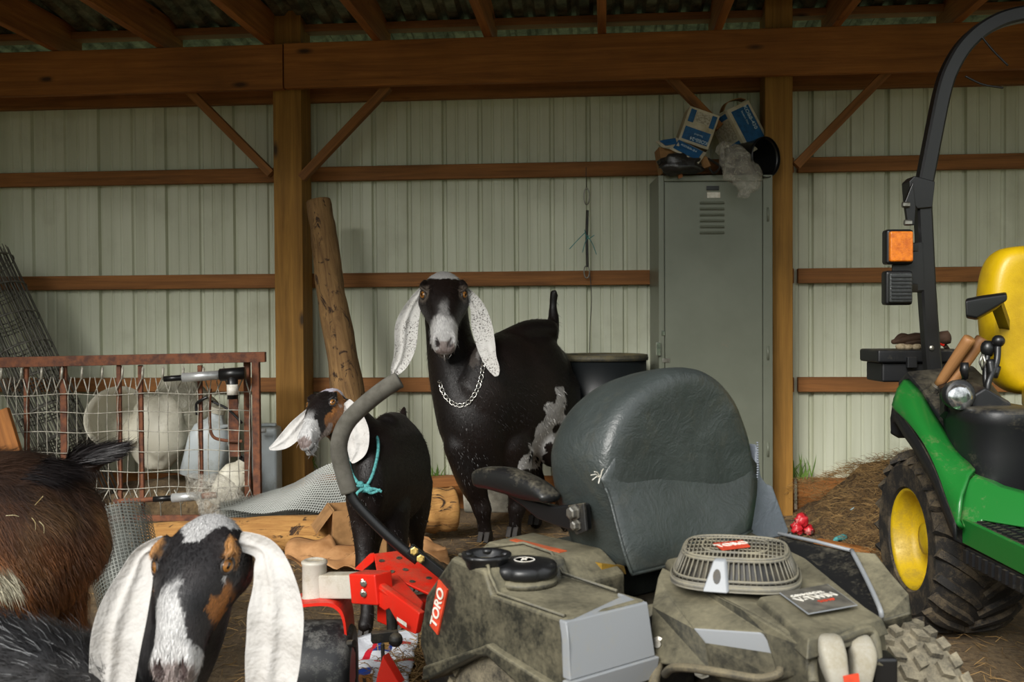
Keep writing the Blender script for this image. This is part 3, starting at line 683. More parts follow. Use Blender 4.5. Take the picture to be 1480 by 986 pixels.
# ---- the shaggy brown goat seen from behind
def make_brown():
    P = lambda x, y, Y, P0=globals()['P']: P0(x-46, y+7, Y*1.13)
    KR[0] = 1.12
    root = thing('goat', V((-1.2, 2.4, 0)), 'shaggy dark brown goat at the left edge, seen from behind with its tail raised', 'goat')
    b = MB(); by = (.2, 1, 0); Y = 2.1
    loftv(b, [(P(132, 790, 2.22), .09, .12), (P(110, 785, 2.18), .15, .17), (P(70, 780, 2.12), .18, .19), (P(0, 790, 2.05), .19, .195), (P(-120, 800, 1.98), .20, .20), (P(-260, 790, 1.92), .18, .19), (P(-360, 770, 1.88), .12, .14)], by, 4, 24)
    loftv(b, [(P(-20, 680, 2.08), .07, .05), (P(70, 684, 2.14), .09, .05), (P(125, 712, 2.2), .07, .06)], by, 4)
    loftv(b, [(P(118, 712, 2.2), .055, .055), (P(142, 690, 2.22), .040, .042), (P(165, 670, 2.23), .030, .036), (P(188, 652, 2.23), .018, .022), (P(203, 643, 2.23), .008, .010)], by, 4, 12)
    def leg(pts): loftv(b, [(V(p), ra, rb) for p, ra, rb in pts], by, 4, 14)
    for dx, dy in ((0, .06), (.0, -.12)):
        x0 = P(120, 790, 2.2).x; leg([((x0-.05, 2.45+dy, .52), .075, .13), ((x0-.02, 2.45+dy, .40), .06, .10), ((x0+.02, 2.47+dy, .26), .032, .045), ((x0+.035, 2.47+dy, .22), .03, .036), ((x0+.01, 2.45+dy, .10), .022, .025), ((x0, 2.45+dy, .03), .026, .028)])
    for dx, dy in ((0, .08), (.0, -.1)):
        x0 = P(-260, 790, 1.92).x; leg([((x0, 2.2+dy, .5), .07, .10), ((x0, 2.2+dy, .30), .038, .04), ((x0, 2.2+dy, .22), .034, .036), ((x0, 2.2+dy, .1), .024, .026), ((x0, 2.2+dy, .03), .028, .03)])
    # neck and lowered head beyond the frame
    loftv(b, [(P(-340, 760, 1.88), .11, .13), (P(-420, 720, 1.86), .08, .10), (P(-480, 680, 1.84), .07, .075)], by, 4)
    h2 = Head(P(-480, 660, 1.84), P(-600, 760, 1.80)); h2.add(b); KR[0] = 1.0
    me = flesh(b, .008, 5)
    def col(p, n):
        q = CAMPX(p); c = (.026, .013, .008, 1)
        if q:
            t = sst(705, 860, q[1]+70*nz(p, 5)); c = mixc((.040, .020, .012, 1), (.24, .088, .026, 1), t*.9)
            c = mixc(c, (.25, .13, .05, 1), .5*sst(.12, .4, nz(p, 11, 2))*sst(690, 760, q[1]))
            d = math.hypot((q[0]-2)/24, (q[1]-838)/26)
            if d < 1+.3*nz(p, 20): c = (.50, .45, .32, 1)
        return mixc(c, BLACK, .45*sst(-.1, .3, nz(p, 8, 5)))
    coat(me, col); body = mk_obj('body', me, [M['coat']], root)
    def flow(p):
        q = CAMPX(p)
        if p.x > P(130, 700, 2.2).x and p.z > .645: return V((1, .1, .45))
        if p.z > .66: return V((.9, .2, -.25))
        return V((.35, .1, -1))
    fur('coat_hair', body.data, col, 46000, .034, flow, root, M['strand'], .0006, .24, 6, where=lambda p: p.x > -1.6, jit=.28)
    fur('tail_hair', body.data, lambda p, n: (.013, .010, .010, 1), 3000, .06, lambda p: V((1, 0, .42)), root, M['strand'], .0012, .3, 9, where=lambda p: p.x > P(132, 700, 2.2).x and p.z > .655, jit=.25)
    rng = random.Random(3); sb = MB()
    for x, y in ((15, 705), (25, 778), (90, 753), (12, 780), (97, 722), (20, 740), (60, 742), (100, 758)):
        p = P(x, y, 1.8); dd = V((rng.uniform(-1, 1), 0, rng.uniform(-1, 1))).normalized()*.014
        hit, loc, nr, _ = body.ray_cast(CAM-wloc(root), (p-CAM).normalized())
        if hit: c = loc+wloc(root)+nr*.016; sb = MB(); sb.tube(cr([tuple(c-dd), tuple(c+nr*.008), tuple(c+dd)], 4), .0005, 4); sb.build('straw', M['straw'], root)
    ear(pxp([(-490, 690, 1.76, .02), (-480, 740, 1.74, .045), (-470, 790, 1.73, .03), (-468, 810, 1.73, .008)]), (0, -1, 0), root, M['ear_white'])
    eyes(h2, root)
    return root
M['straw'] = pm('straw', 'd8cfa8', 'b39b62', 30, rough=.8)
import time
t0 = time.time()
make_doe(); make_kid(); make_near(); make_brown()
# ================================================================ riding mower
M['tank_plastic'] = dusty('dusty_black_plastic', '262621', '7d765e', .46, .42, 7, .30)
M['cover_plastic'] = dusty('dusty_cover_plastic', '302f28', '7d765e', .50, .48, 6, .30)
M['grey_and_sheen'] = dusty('grey_plastic_sheen', '84878a', '8f8a78', .25, .42, 8, .1)  # plain grey parts, and painted sheen on tank panel and fender edge
M['black_plastic'] = dusty('black_plastic', '161616', '6d6654', .22, .38, 9, .2)
M['clean_black'] = dusty('clean_black', '131314', '4a463c', .08, .35, 9, .1)
M['red_paint'] = dusty('red_paint', 'cf2414', '7a4a30', .22, .38, 14, .3)
M['orange_red'] = pm('orange_red_decal', 'cc4428', 'a83a22', 30, rough=.5)
M['white_decal'] = pm('white_decal', 'e2ded4', 'c9c2b2', 60, rough=.5)
M['cast_grey'] = dusty('cast_grey', 'b9b4a8', '8c7c60', .35, .5, 22, .3)
M['metal'] = pm('bare_metal', '9d9a92', '6a665c', 30, rough=.35, metal=.85)
M['brass'] = pm('brass', 'b89a58', '7d6a38', 60, rough=.35, metal=.8)
M['foam'] = pm('foam_grip', '55524a', '46433b', 40, rough=.95, bump=.001, bs=500)
M['dark_steel'] = dusty('dark_steel', '1c1b1a', '655c48', .35, .5, 16, .3)
M['orange_stripe'] = pm('orange_stripe', 'b5532c', '8a4a30', 20, rough=.6)
def vinyl(name, c1, c2, dust):
    t = NT(name); co = t.coord(); cell = t.n('TexVoronoi'); cell.inputs['Scale'].default_value = 210; t.l(co, cell.inputs['Vector'])
    n = t.noise(co, 4, 6, .6, 1); wr = t.noise(co, 16, 6, .6, 2)
    t.set(col=t.mix(t.math('MULTIPLY', t.ramp(t.noise(co, 7, 8, .7, 1), .55, .8), .35), t.mix(t.ramp(n, .35, .7), srgb(c1), srgb(c2)), srgb(dust)), rough=t.ramp(n, .3, .7, (.3, .3, .3, 1), (.45, .45, .45, 1)))
    t.bump(t.math('ADD', t.math('MULTIPLY', cell.outputs['Distance'], .10), wr), .008, .38); return t.m
M['vinyl'] = vinyl('seat_vinyl', '2d3231', '383e3c', '5a5544')
M['vinyl_light'] = vinyl('seat_vinyl_pale', '6a7078', '7c828a', '8a8a84')  # paler grey-blue vinyl for the side wing and stitching
HF = V((-.616, .788, 0)); HW = V((.788, .616, 0)); MO = PZ(814, 896, .49); MO.z = 0
def ML(f, w, z): return MO+HF*f+HW*w+V((0, 0, z))
def MPF(px, py, f): d = ray(px, py); return CAM+d*((MO+HF*f-CAM).dot(HF)/d.dot(HF))
def MPW(px, py, w): d = ray(px, py); return CAM+d*((MO+HW*w-CAM).dot(HW)/d.dot(HW))
mower = thing('riding_mower', ML(.3, .4, 0), 'dusty zero-turn riding mower with black seat and rear engine, in the foreground', 'lawn mower')
# ---- fuel tank on the left fender
prof = [(0, .49), (.212, .49), (.232, .53), (.345, .536), (.44, .44), (.466, .336), (.43, .265), (.40, .28), (.24, .368), (.205, .375), (.10, .342), (-.018, .335), (-.02, .40)]
def ring(w, k=1.0, dz=0): return [ML(.2+(f-.2)*k, w+(0.03*0), .42+(z-.42)*k+dz) for f, z in prof]
b = MB(); b.rings([ring(0.004, .975), ring(0.016, 1), ring(.19, 1), ring(.205, .97)])
tank = b.build('fuel_tank', M['tank_plastic'], mower, bevel=.006)
# raised lip that follows the wheel arch, and the rear panel, its sky reflection put into the grey
b = MB()
lip = [(.43, .268), (.425, .300), (.235, .385), (.205, .400), (.17, .393), (-.022, .368), (-.02, .335), (.10, .345), (.205, .376), (.24, .368), (.40, .28)]
b.prism([ML(f, -.012, z) for f, z in lip], HW*.03); b.build('arch_lip', M['tank_plastic'], tank, bevel=.005)
b = MB(); b.prism([ML(-.005, .002, .487), ML(-.019, -.002, .452), ML(-.024, -.006, .392), ML(-.024, .20, .392), ML(-.005, .20, .487)], HF*.02)
b.prism([ML(-.006, .0, .488), ML(.03, .17, .497), ML(.05, .175, .497), ML(.05, .20, .487), ML(-.004, .20, .482)], V((0, 0, -.01)))
b.prism([ML(-.03, -.012, .392), ML(-.03, .205, .392), ML(-.022, .205, .350), ML(-.022, -.012, .350)], HF*.02)
b.build('rear_panel', M['grey_and_sheen'], tank, bevel=.003)['label'] = 'clean rear panel of the tank, painted pale with reflected sky'
# raised rim of the deck
b = MB(); b.tube([ML(f, w, z) for f, w, z in ((.01, .012, .492), (.2, .012, .492), (.226, .012, .522), (.24, .02, .535), (.335, .02, .539), (.35, .10, .540), (.34, .185, .539), (.25, .185, .535), (.215, .185, .50), (.06, .185, .496))], .0035, 8)
b.build('deck_rim', M['tank_plastic'], tank, smooth=True)
# cap
cc = PZ(758, 833, .503)
b = MB(); b.lathe(cc+V((0, 0, -.012)), (0, 0, 1), [(.066, 0), (.066, .008), (.058, .016)], 28); b.build('filler_neck', M['tank_plastic'], tank, smooth=True)
b = MB(); rings = []
for r, h, fl in ((.040, .004, 0), (.047, .006, .4), (.049, .012, 1), (.049, .026, 1), (.045, .034, 1), (.036, .038, .4), (.02, .040, 0), (.004, .0405, 0)):
    rings.append([cc+V((math.cos(a)*(r-.0045*fl*max(0, math.cos(6*a))**3), math.sin(a)*(r-.0045*fl*max(0, math.cos(6*a))**3), h)) for a in [6.28318*k/48 for k in range(48)]])
b.rings([[cc+V(((p-cc).x*1.36, (p-cc).y*1.36, (p-cc).z*.80)) for p in r_] for r_ in rings]); cap = b.build('fuel_cap', M['clean_black'], tank, smooth=True)
b = MB(); b.lathe(cc+V((0, 0, .0325)), (0, 0, 1), [(.021, 0), (.021, .0008), (.018, .0009), (.018, 0)], 24); b.tube([cc+V((-.006, -.008, .0332)), cc+V((.006, .008, .0332))], .0016, 5); b.tube([cc+V((-.004, .006, .0332)), cc+V((.004, -.004, .0332))], .0016, 5)
b.build('cap_symbol', M['white_decal'], cap)['label'] = 'round white fuel symbol'
# cup holder
c = PZ(703, 803, .545)
b = MB(); b.lathe(c+V((0, 0, -.03)), (0, 0, 1), [(.038, 0), (.042, .02), (.049, .028), (.049, .034), (.043, .036), (.036, .030), (.033, .0), (.002, -.001)], 32, cap=False)
for k in range(5):
    a = k*1.2566+.3; b.ball(c+V((math.cos(a)*.040, math.sin(a)*.040, .0)), .011, 6, (1, 1, .6))
b.build('cup_holder', M['clean_black'], tank, smooth=True)
# decal
d = [(633, 838), (646, 853), (632, 918), (621, 904)]
dv = [MPW(x, y, -.001) for x, y in d]
b = MB(); b.prism(dv, HW*.004); b.build('side_decal', M['orange_red'], tank)
ctr = sum(dv, V((0, 0, 0)))/4; xd = (MPW(640, 848, -.001)-MPW(627, 908, -.001)).normalized()
text('decal_lettering', 'TORO', ctr-HW*.0015, xd, (HF+V((0, 0, .35))).normalized(), .031, M['white_decal'], tank, bold=.02)
# ---- inner fender with the orange stripe, behind the tank
b = MB(); pr_ = [(.20, .40), (.20, .475), (.27, .515), (.50, .512), (.60, .44), (.60, .38)]
b.rings([[ML(f, .21+.0*z, z) for f, z in pr_], [ML(f, .345, z+.004) for f, z in pr_]]); inner = b.build('inner_fender', M['tank_plastic'], mower, bevel=.008)
b = MB(); b.prism([ML(.30, .25, .516), ML(.47, .25, .514), ML(.47, .266, .5145), ML(.30, .270, .5165)], V((0, 0, .002))); b.build('stripe', M['orange_stripe'], inner)['label'] = 'worn orange stripe'
# ---- seat
f0 = .215
rear = [(905, 826), (884, 760), (871, 700), (872, 655), (886, 610), (910, 572), (945, 543), (985, 530), (1022, 536), (1054, 562), (1076, 602), (1089, 650), (1093, 700), (1086, 760), (1000, 795)]
loop = cr(rear+[rear[0]], 4)[:-1]; base = [MPF(x, y, f0) for x, y in loop]; ctr = sum(base, V((0, 0, 0)))/len(base)
def seat_ring(f, k, kz=1.0):
    out = []
    for p in base:
        q = p-ctr; out.append(ctr+HF*(f-f0)+V((q.x*k, q.y*k, q.z*k*(kz if q.z > 0 else 1))))
    return out
b = MB(); b.rings([seat_ring(.200, .45), seat_ring(.198, .80), seat_ring(.203, .93), seat_ring(.222, .99), seat_ring(.26, 1.02, .97), seat_ring(.33, 1.03, .90), seat_ring(.375, 1.0, .85), seat_ring(.40, .92, .82), seat_ring(.41, .7, .8), seat_ring(.40, .4, .8)])
for i, p in enumerate(b.v):        # soft dents in the vinyl
    b.v[i] = p + HF*(.006*noise.noise(p*7)+.003*noise.noise(p*19))
seat = b.build('backrest', M['vinyl'], mower, smooth=True, sub=1)
# rear cover: a sewn panel that hangs free at its lower edge
hem = [(868, 692), (878, 720), (888, 760), (900, 800), (912, 830), (950, 818), (1000, 800), (1050, 783), (1086, 765)]
N = 16; b = MB(); rows = []
left = cr([(868, 692), (880, 722), (890, 760), (901, 800), (912, 830)], 4); right = cr([(1094, 672), (1094, 690), (1093, 715), (1089, 742), (1085, 767)], 4)
left = [(915, 590), (903, 625), (888, 662)]+left; right = [(1050, 600), (1070, 635), (1085, 660)]+right
top_l = cr([(871, 690), (869, 676), (874, 640), (892, 600), (918, 568)], 4)
for i in range(len(left)):
    row = []
    for k in range(N+1):
        t = k/N; x = left[i][0]*(1-t)+right[i][0]*t; y = left[i][1]*(1-t)+right[i][1]*t+8*math.sin(math.pi*t)*(i/19)
        v_ = i/(len(left)-1); ev = sst(2/19, 1.0, v_); off = .207-.026*ev-.016*math.sin(math.pi*t)*ev-.026*ev*(1-.5*t)-.010*math.sin(t*6+v_*2)*v_
        row.append(MPF(x, y, off))
    rows.append(row)
b.rings(rows, cap=False, closed=False); b.build('rear_cover', M['vinyl'], seat, smooth=True, solid=.004, norm=False)
b = MB(); b.tube([r[0]-HF*.003 for r in rows[5:]]+[p-HF*.003 for p in rows[-1][1:]], .0035, 6); b.build('hem', M['vinyl'], seat, smooth=True)
b = MB(); s0 = MPF(868, 690, .178)
for dx, dy in ((-14, -3), (-12, 4), (-9, -8), (4, -12), (-3, 9)): b.tube([s0, (s0+MPF(868+dx, 690+dy, .172))/2+V((0, 0, .004)), MPF(868+dx, 690+dy, .172)], .0010, 4)
b.build('frayed_thread', M['white_decal'], seat)['label'] = 'white threads at the torn seam'
# stitching down the right seam
b = MB()
for k in range(34):
    t = k/33; p = MPF(1096-4*abs(t-.35)-7*t*t, 640+118*t, .196); b.ball(p, .0028, 4)
b.build('stitching', M['vinyl_light'], seat, smooth=True)
# side wing
b = MB(); wing = [(1096, 640), (1101, 688), (1110, 700), (1118, 702), (1142, 768), (1138, 776), (1112, 781), (1084, 778), (1086, 740)]
b.prism([MPF(x, y, .215) for x, y in wing], HF*.10); b.build('side_wing', M['vinyl_light'], seat, bevel=.008)['label'] = 'pale grey-blue right wing of the seat'
b = MB(); b.tube(cr([MPF(x, y, .21) for x, y in ((1084, 780), (1112, 785), (1138, 779), (1143, 770))], 4), .006, 6); b.build('wing_piping', M['clean_black'], seat, smooth=True)
# cushion and base
b = MB(); b.rings([[ML(f, w, z) for f, w, z in ((.30, .335+i, z_), (.45, .31+i, z_), (.60, .33+i, z_), (.64, .40, z_), (.64, .66, z_), (.60, .73-i, z_), (.45, .75-i, z_), (.30, .72-i, z_))] for i, z_ in ((.03, .385), (0, .40), (0, .435), (.03, .455))])
b.build('cushion', M['vinyl'], mower, smooth=True, bevel=.01)
b = MB(); b.box(ML(.33, .53, .37), .30, .34, .03, HW, HF); b.box(ML(.30, .53, .33), .22, .28, .06, HW, HF); b.build('seat_base', M['dark_steel'], mower, bevel=.004)
b = MB(); b.prism([MPF(870, 815, .22), MPF(902, 818, .22), MPF(905, 830, .22), MPF(870, 828, .22)], HF*.12); b.build('seat_pan', pm('yellow_foam', '8a6a18', '5a4510', 20, rough=.9), mower)['label'] = 'yellowed edge under the seat'
# armrest
b = MB(); wA = .27
pad = [(698, 688, 14), (712, 688, 16), (735, 692, 18), (760, 700, 17), (782, 708, 13), (795, 716, 7)]
secs = [(MPW(x, y+3, wA), h/600, .028) for x, y, h in pad]
loftv(b, secs, (0, 0, 1), 4, 16, .7); arm = b.build('armrest', M['black_plastic'], mower, smooth=True)
b = MB(); br = [(722, 710), (760, 722), (800, 732), (842, 728), (846, 766), (838, 772), (800, 760), (775, 750), (755, 733)]
b.prism([MPW(x, y, wA+.005) for x, y in br], HW*.022); b.build('armrest_bracket', M['clean_black'], arm, bevel=.005)
b = MB(); b.prism([MPW(x, y, wA-.002) for x, y in ((820, 731), (843, 727), (847, 768), (833, 774), (824, 762))], HW*.008); pl = b.build('pivot_plate', M['dark_steel'], arm, bevel=.002)
for x, y, r in ((831, 741, .013), (835, 759, .009)):
    b = MB(); b.lathe(MPW(x, y, wA-.003), -HW, [(r*1.35, 0), (r*1.35, .003), (r, .0035), (r, .014), (r*.7, .016)], 6); b.build('bolt', M['metal'], pl)
# ---- engine
T = [(960, 808, .505), (985, 832, .502), (1165, 927, .482), (1276, 895, .472), (1166, 806, .50), (1080, 765, .505), (990, 775, .505)]
top = [PZ(*t) for t in T]
def down(ps, dz, out=0):
    c = sum(ps, V((0, 0, 0)))/len(ps); return [V((p.x+(p.x-c.x)*out, p.y+(p.y-c.y)*out, p.z-dz)) for p in ps]
b = MB(); b.rings([down(top, .16, .02), down(top, .05, .03), down(top, .012, .012), down(top, 0, -.02)])
cover = b.build('engine_cover', M['cover_plastic'], mower, bevel=.007)
# left lobe with the light facet
q = lambda x, y, z: PZ(x, y, z)
lob = {'a': q(958, 822, .492), 'b': q(1106, 914, .474), 'c': q(1003, 910, .458), 'd': q(951, 838, .488), 'e': q(1128, 942, .448), 'f': q(1022, 929, .438), 'g': q(946, 880, .455), 'h': q(940, 958, .372), 'i': q(1128, 984, .400), 'j': q(1162, 975, .425), 'k': q(1070, 878, .496), 'm': q(1160, 932, .474), 'n': q(1030, 970, .385)}
b = MB(); names = list(lob); b.v = [lob[k] for k in names]; ix = {k: i for i, k in enumerate(names)}
for f_ in ('abcd', 'akmb', 'mjib', 'bie'): b.face([ix[k] for k in f_])
b.face([ix[k] for k in 'gdcfnh']); b.face([ix[k] for k in 'fein'])
b.mat(1).face([ix[k] for k in 'cbef']); b.cur = 0
hd_ = [lob[k]+V((.10, .14, 0)) for k in 'dhnij']
b.build('cover_lobe', [M['cover_plastic'], M['grey_and_sheen']], cover, bevel=.004, solid=.01, norm=False)['label'] = 'angular left side of the engine cover with a light facet'
b = MB(); b.lathe(q(941, 905, .40), (.2, -.3, 1), [(.02, -.06), (.03, -.04), (.034, 0), (.028, .03), (.01, .045)], 16); b.build('breather', M['cover_plastic'], cover, smooth=True)
# raised rear panel and its plate
pp = [(1096, 862), (1168, 924), (1276, 892), (1203, 846)]
pt = [PZ(x, y, z) for (x, y), z in zip(pp, (.504, .491, .487, .503))]
b = MB(); b.rings([down(pt, .03, .10), down(pt, .004, .0), down(pt, 0, -.05)]); rp = b.build('raised_panel', M['cover_plastic'], cover, bevel=.004)
pl_ = [(1126, 858), (1168, 889), (1240, 876), (1196, 845)]; pt = [PZ(x, y, z) for (x, y), z in zip(pl_, (.507, .5025, .501, .5065))]
b = MB(); b.prism(pt, V((0, 0, .0015))); plate = b.build('name_plate', M['grey_and_sheen'], rp, bevel=.001)
b = MB(); b.prism(down(pt, -.0012, -.05), V((0, 0, .001))); b.build('plate_field', pm('plate_field', '4c4a44', '6a665c', 30, rough=.5), plate)
xd = (pt[2]-pt[1]).normalized(); yd = (pt[0]-pt[1]).normalized(); yd = (yd-xd*yd.dot(xd)).normalized(); cp = sum(pt, V((0, 0, 0)))/4+V((0, 0, .0032))
text('plate_lettering', 'COMMERCIAL', cp+yd*.024-xd*.002, xd, yd, .0125, M['white_decal'], plate)
text('plate_lettering', 'V-TWIN', cp+yd*.004, xd, yd, .026, M['white_decal'], plate, bold=.02)
text('plate_lettering', '24.5 HP', cp-yd*.018+xd*.003, xd, yd, .012, M['orange_red'], plate, bold=.02)
# fan guard
gc = PZ(1063, 803, .545); ga = math.radians(-14)
def gp(r, a, z, sq=.82):
    n = (abs(math.cos(a))**3.2+abs(math.sin(a))**3.2)**(-1/3.2); x = r*n*math.cos(a)*1.0; y = r*n*math.sin(a)*1.05
    return gc+V((x*math.cos(ga)-y*math.sin(ga), x*math.sin(ga)+y*math.cos(ga), z))
A_ = [6.28318*k/64 for k in range(64)]
b = MB()
R0, R1 = .119, .096
for r, z, t_ in ((R0, -.034, .005), (R0-.004, -.022, .003), (R1+.003, .012, .003), (R1, .016, .0035), (.062, .020, .0022)): b.tube([gp(r, a, z) for a in A_], t_, 6, closed=True)
b.rings([[gp(R0+.004, a, -.040) for a in A_], [gp(R0+.001, a, -.026) for a in A_]], cap=False)
for k in range(72):
    a = 6.28318*k/72
    b.tube([gp(R0-.003, a, -.026), gp(R1+.004, a, .012)], .0017, 4)
for k in range(-12, 13):
    x = k*.0077; y = .093*math.sqrt(max(0, 1-abs(x/.100)**3.2)); y *= 1.05
    u_ = lambda x, y, z: gc+V((x*math.cos(ga)-y*math.sin(ga), x*math.sin(ga)+y*math.cos(ga), z))
    b.tube([u_(x, -y, .016), u_(x, -y*.5, .020), u_(x, y*.5, .020), u_(x, y, .016)], .0014, 4)
for k in (-.066, -.033, 0, .033, .066): b.tube([u_(-.094, k, .0155), u_(-.05, k, .019), u_(.05, k, .019), u_(.094, k, .0155)], .0016, 4)
guard = b.build('fan_guard', M['grey_dust'] if 'grey_dust' in M else dusty('guard_plastic', '5e5c56', '8d856e', .5, .5, 12, .3), cover, smooth=True)
b = MB(); b.rings([[gp(R0-.006, a, -.036) for a in A_], [gp(R1-.004, a, .006) for a in A_]]); b.build('fan_housing', M['dark_steel'], guard)
b = MB(); a0 = math.radians(-104)
for s_ in (1,):
    w0 = [gp(R0+.012, a0-.17, -.040), gp(R0+.012, a0+.17, -.040), gp(R1+.009, a0+.10, .014), gp(R1+.009, a0-.10, .014)]; b.prism(w0, (gc-w0[0]).normalized()*.012)
cl = b.build('guard_corner', M['grey_and_sheen'], guard, bevel=.003)
b = MB(); mid = (w0[0]+w0[1]+w0[2]+w0[3])/4; nrm = (w0[1]-w0[0]).cross(w0[3]-w0[0]).normalized(); nrm = nrm if nrm.y < 0 else -nrm; xx = (w0[1]-w0[0]).normalized(); yy = nrm.cross(xx)
b.prism([mid+xx*(math.cos(k*.5236)*.007)+yy*(math.sin(k*.5236)*.014) for k in range(12)], nrm*.0012); b.build('oval_hole', M['dark_steel'], cl)
b = MB(); lab = [PZ(x, y, .5675) for x, y in ((1031, 787), (1044, 796), (1084, 791), (1073, 783))]; b.prism(lab, V((0, 0, .003))); gl = b.build('guard_decal', M['orange_red'], guard)
xd2 = (lab[2]-lab[1]).normalized(); yd2 = V((-xd2.y, xd2.x, 0)); text('decal_lettering', 'TORO', sum(lab, V((0, 0, 0)))/4+V((0, 0, .0036)), xd2, yd2, .026, M['white_decal'], gl, bold=.02)
# rear arch and pale intakes
arch = [(1178, 985, .42), (1176, 950, .45), (1186, 932, .468), (1222, 918, .474), (1256, 908, .474), (1266, 925, .455), (1270, 960, .42)]
b = MB(); b.tube(cr([PZ(*a)+V((-.006, -.012, 0)) for a in arch], 4), .010, 8); b.build('rear_arch', M['cover_plastic'], cover, smooth=True)
M['pale_plastic'] = dusty('pale_plastic', '9c988c', '7f7458', .45, .45, 14, .2)
def face_y(x): a_, b_ = top[2], top[3]; t_ = (x-1165)/111; return (a_*(1-t_)+b_*t_).y
for x0, x1, x2, x3 in ((1200, 1203, 1208, 1216), (1243, 1247, 1244, 1238)):
    b = MB(); Y = face_y(x1)-.075
    loftv(b, [(P(x0, 926, Y+.05), .014, .012), (P(x0, 933, Y+.02), .020, .016), (P(x1, 950, Y+.01), .021, .02), (P(x2, 974, Y), .018, .02), (P(x3, 1000, Y), .016, .018)], (1, 0, 0), 4, 24, .5)
    b.build('intake_duct', M['pale_plastic'], mower, smooth=True)
b = MB(); b.prism([P(x, y, 1.60) for x, y in ((1218, 977), (1240, 973), (1242, 990), (1220, 994))], V((0, -.004, 0))); b.build('small_decal', M['orange_red'], mower)
b = MB(); c = P(1273, 975, 1.72); b.box(c, .042, .05, .07); b.build('regulator', M['clean_black'], mower, bevel=.006)
# hoses, bolts and bracket below the cover
b = MB(); b.tube(cr([P(x, y, Y) for x, y, Y in ((961, 975, 1.78), (972, 966, 1.74), (1000, 966, 1.70), (1050, 974, 1.66), (1095, 981, 1.64), (1122, 976, 1.63), (1128, 968, 1.64))], 5), .0075, 8); b.build('hose', M['dark_rubber'] if 'dark_rubber' in M else dusty('hose_rubber', '3a362c', '7d7258', .5, .7, 20, .3), mower, smooth=True)
b = MB(); b.tube(cr([P(x, y, Y) for x, y, Y in ((930, 928, 1.95), (945, 935, 1.90), (950, 960, 1.86), (945, 985, 1.84), (950, 1010, 1.84))], 5), .011, 8); b.build('hose', dusty('hose_rubber_b', '3a362c', '7d7258', .5, .7, 20, .3), mower, smooth=True)
for x, y, z, r in ((1020, 962, .372, .012), (957, 925, .405, .009), (955, 952, .37, .008), (927, 914, .42, .010)):
    b = MB(); c = PZ(x, y, z)+V((-.01, -.02, 0)); b.lathe(c, (-.35, -.9, .2), [(r*1.4, 0), (r*1.4, .003), (r*.85, .0035), (r*.85, .012)], 8); b.build('bolt', M['metal'], mower)
b = MB(); b.prism([P(x, y, 1.93) for x, y in ((922, 905), (940, 890), (948, 905), (950, 990), (925, 1000), (930, 950))], V((.02, .03, 0))); b.build('engine_bracket', M['dark_steel'], mower, bevel=.003)
b = MB(); cc_ = sum(top, V((0, 0, 0)))/len(top); b.lathe(V((cc_.x, cc_.y+.02, .16)), (0, 0, 1), [(.10, 0), (.13, .02), (.13, .15), (.11, .18)], 20); b.build('engine_block', M['dark_steel'], mower)
# ---- chassis
b = MB(); b.box(ML(.18, .46, .24), .46, .70, .10, HW, HF); b.box(ML(.30, .30, .34), .12, .55, .10, HW, HF); b.build('chassis', M['dark_steel'], mower, bevel=.005)
b = MB(); b.box(ML(.80, .50, .235), .40, .55, .03, HW, HF); b.build('foot_deck', M['dark_steel'], mower, bevel=.004)
b = MB(); b.box(ML(.48, .50, .16), .60, .50, .08, HW, HF); b.build('mowing_deck', M['dark_steel'], mower, bevel=.01)
# ---- right fender
b = MB(); b.prism([PZ(*t) for t in ((1125, 772, .515), (1232, 797, .505), (1274, 884, .445), (1276, 905, .42), (1205, 858, .44), (1120, 812, .46))], V((.015, .02, -.04)))
rf = b.build('right_fender', M['black_plastic'], mower, bevel=.006)
b = MB(); b.prism([PZ(*t) for t in ((1232, 796, .507), (1266, 799, .507), (1312, 862, .46), (1318, 888, .43), (1274, 900, .42), (1272, 880, .447))], V((.01, .02, -.03))); b.build('fender_end', M['tank_plastic'], rf, bevel=.006)
b = MB(); b.tube(cr([PZ(*t) for t in ((1231, 796, .512), (1252, 836, .482), (1271, 878, .452), (1274, 892, .435))], 4), .005, 8); b.tube([PZ(1125, 771, .518), PZ(1180, 783, .514), PZ(1231, 796, .510)], .004, 8)
b.build('ridge_highlight', M['grey_and_sheen'], rf, smooth=True)  # edge highlight of the black fender, put in as pale tubes
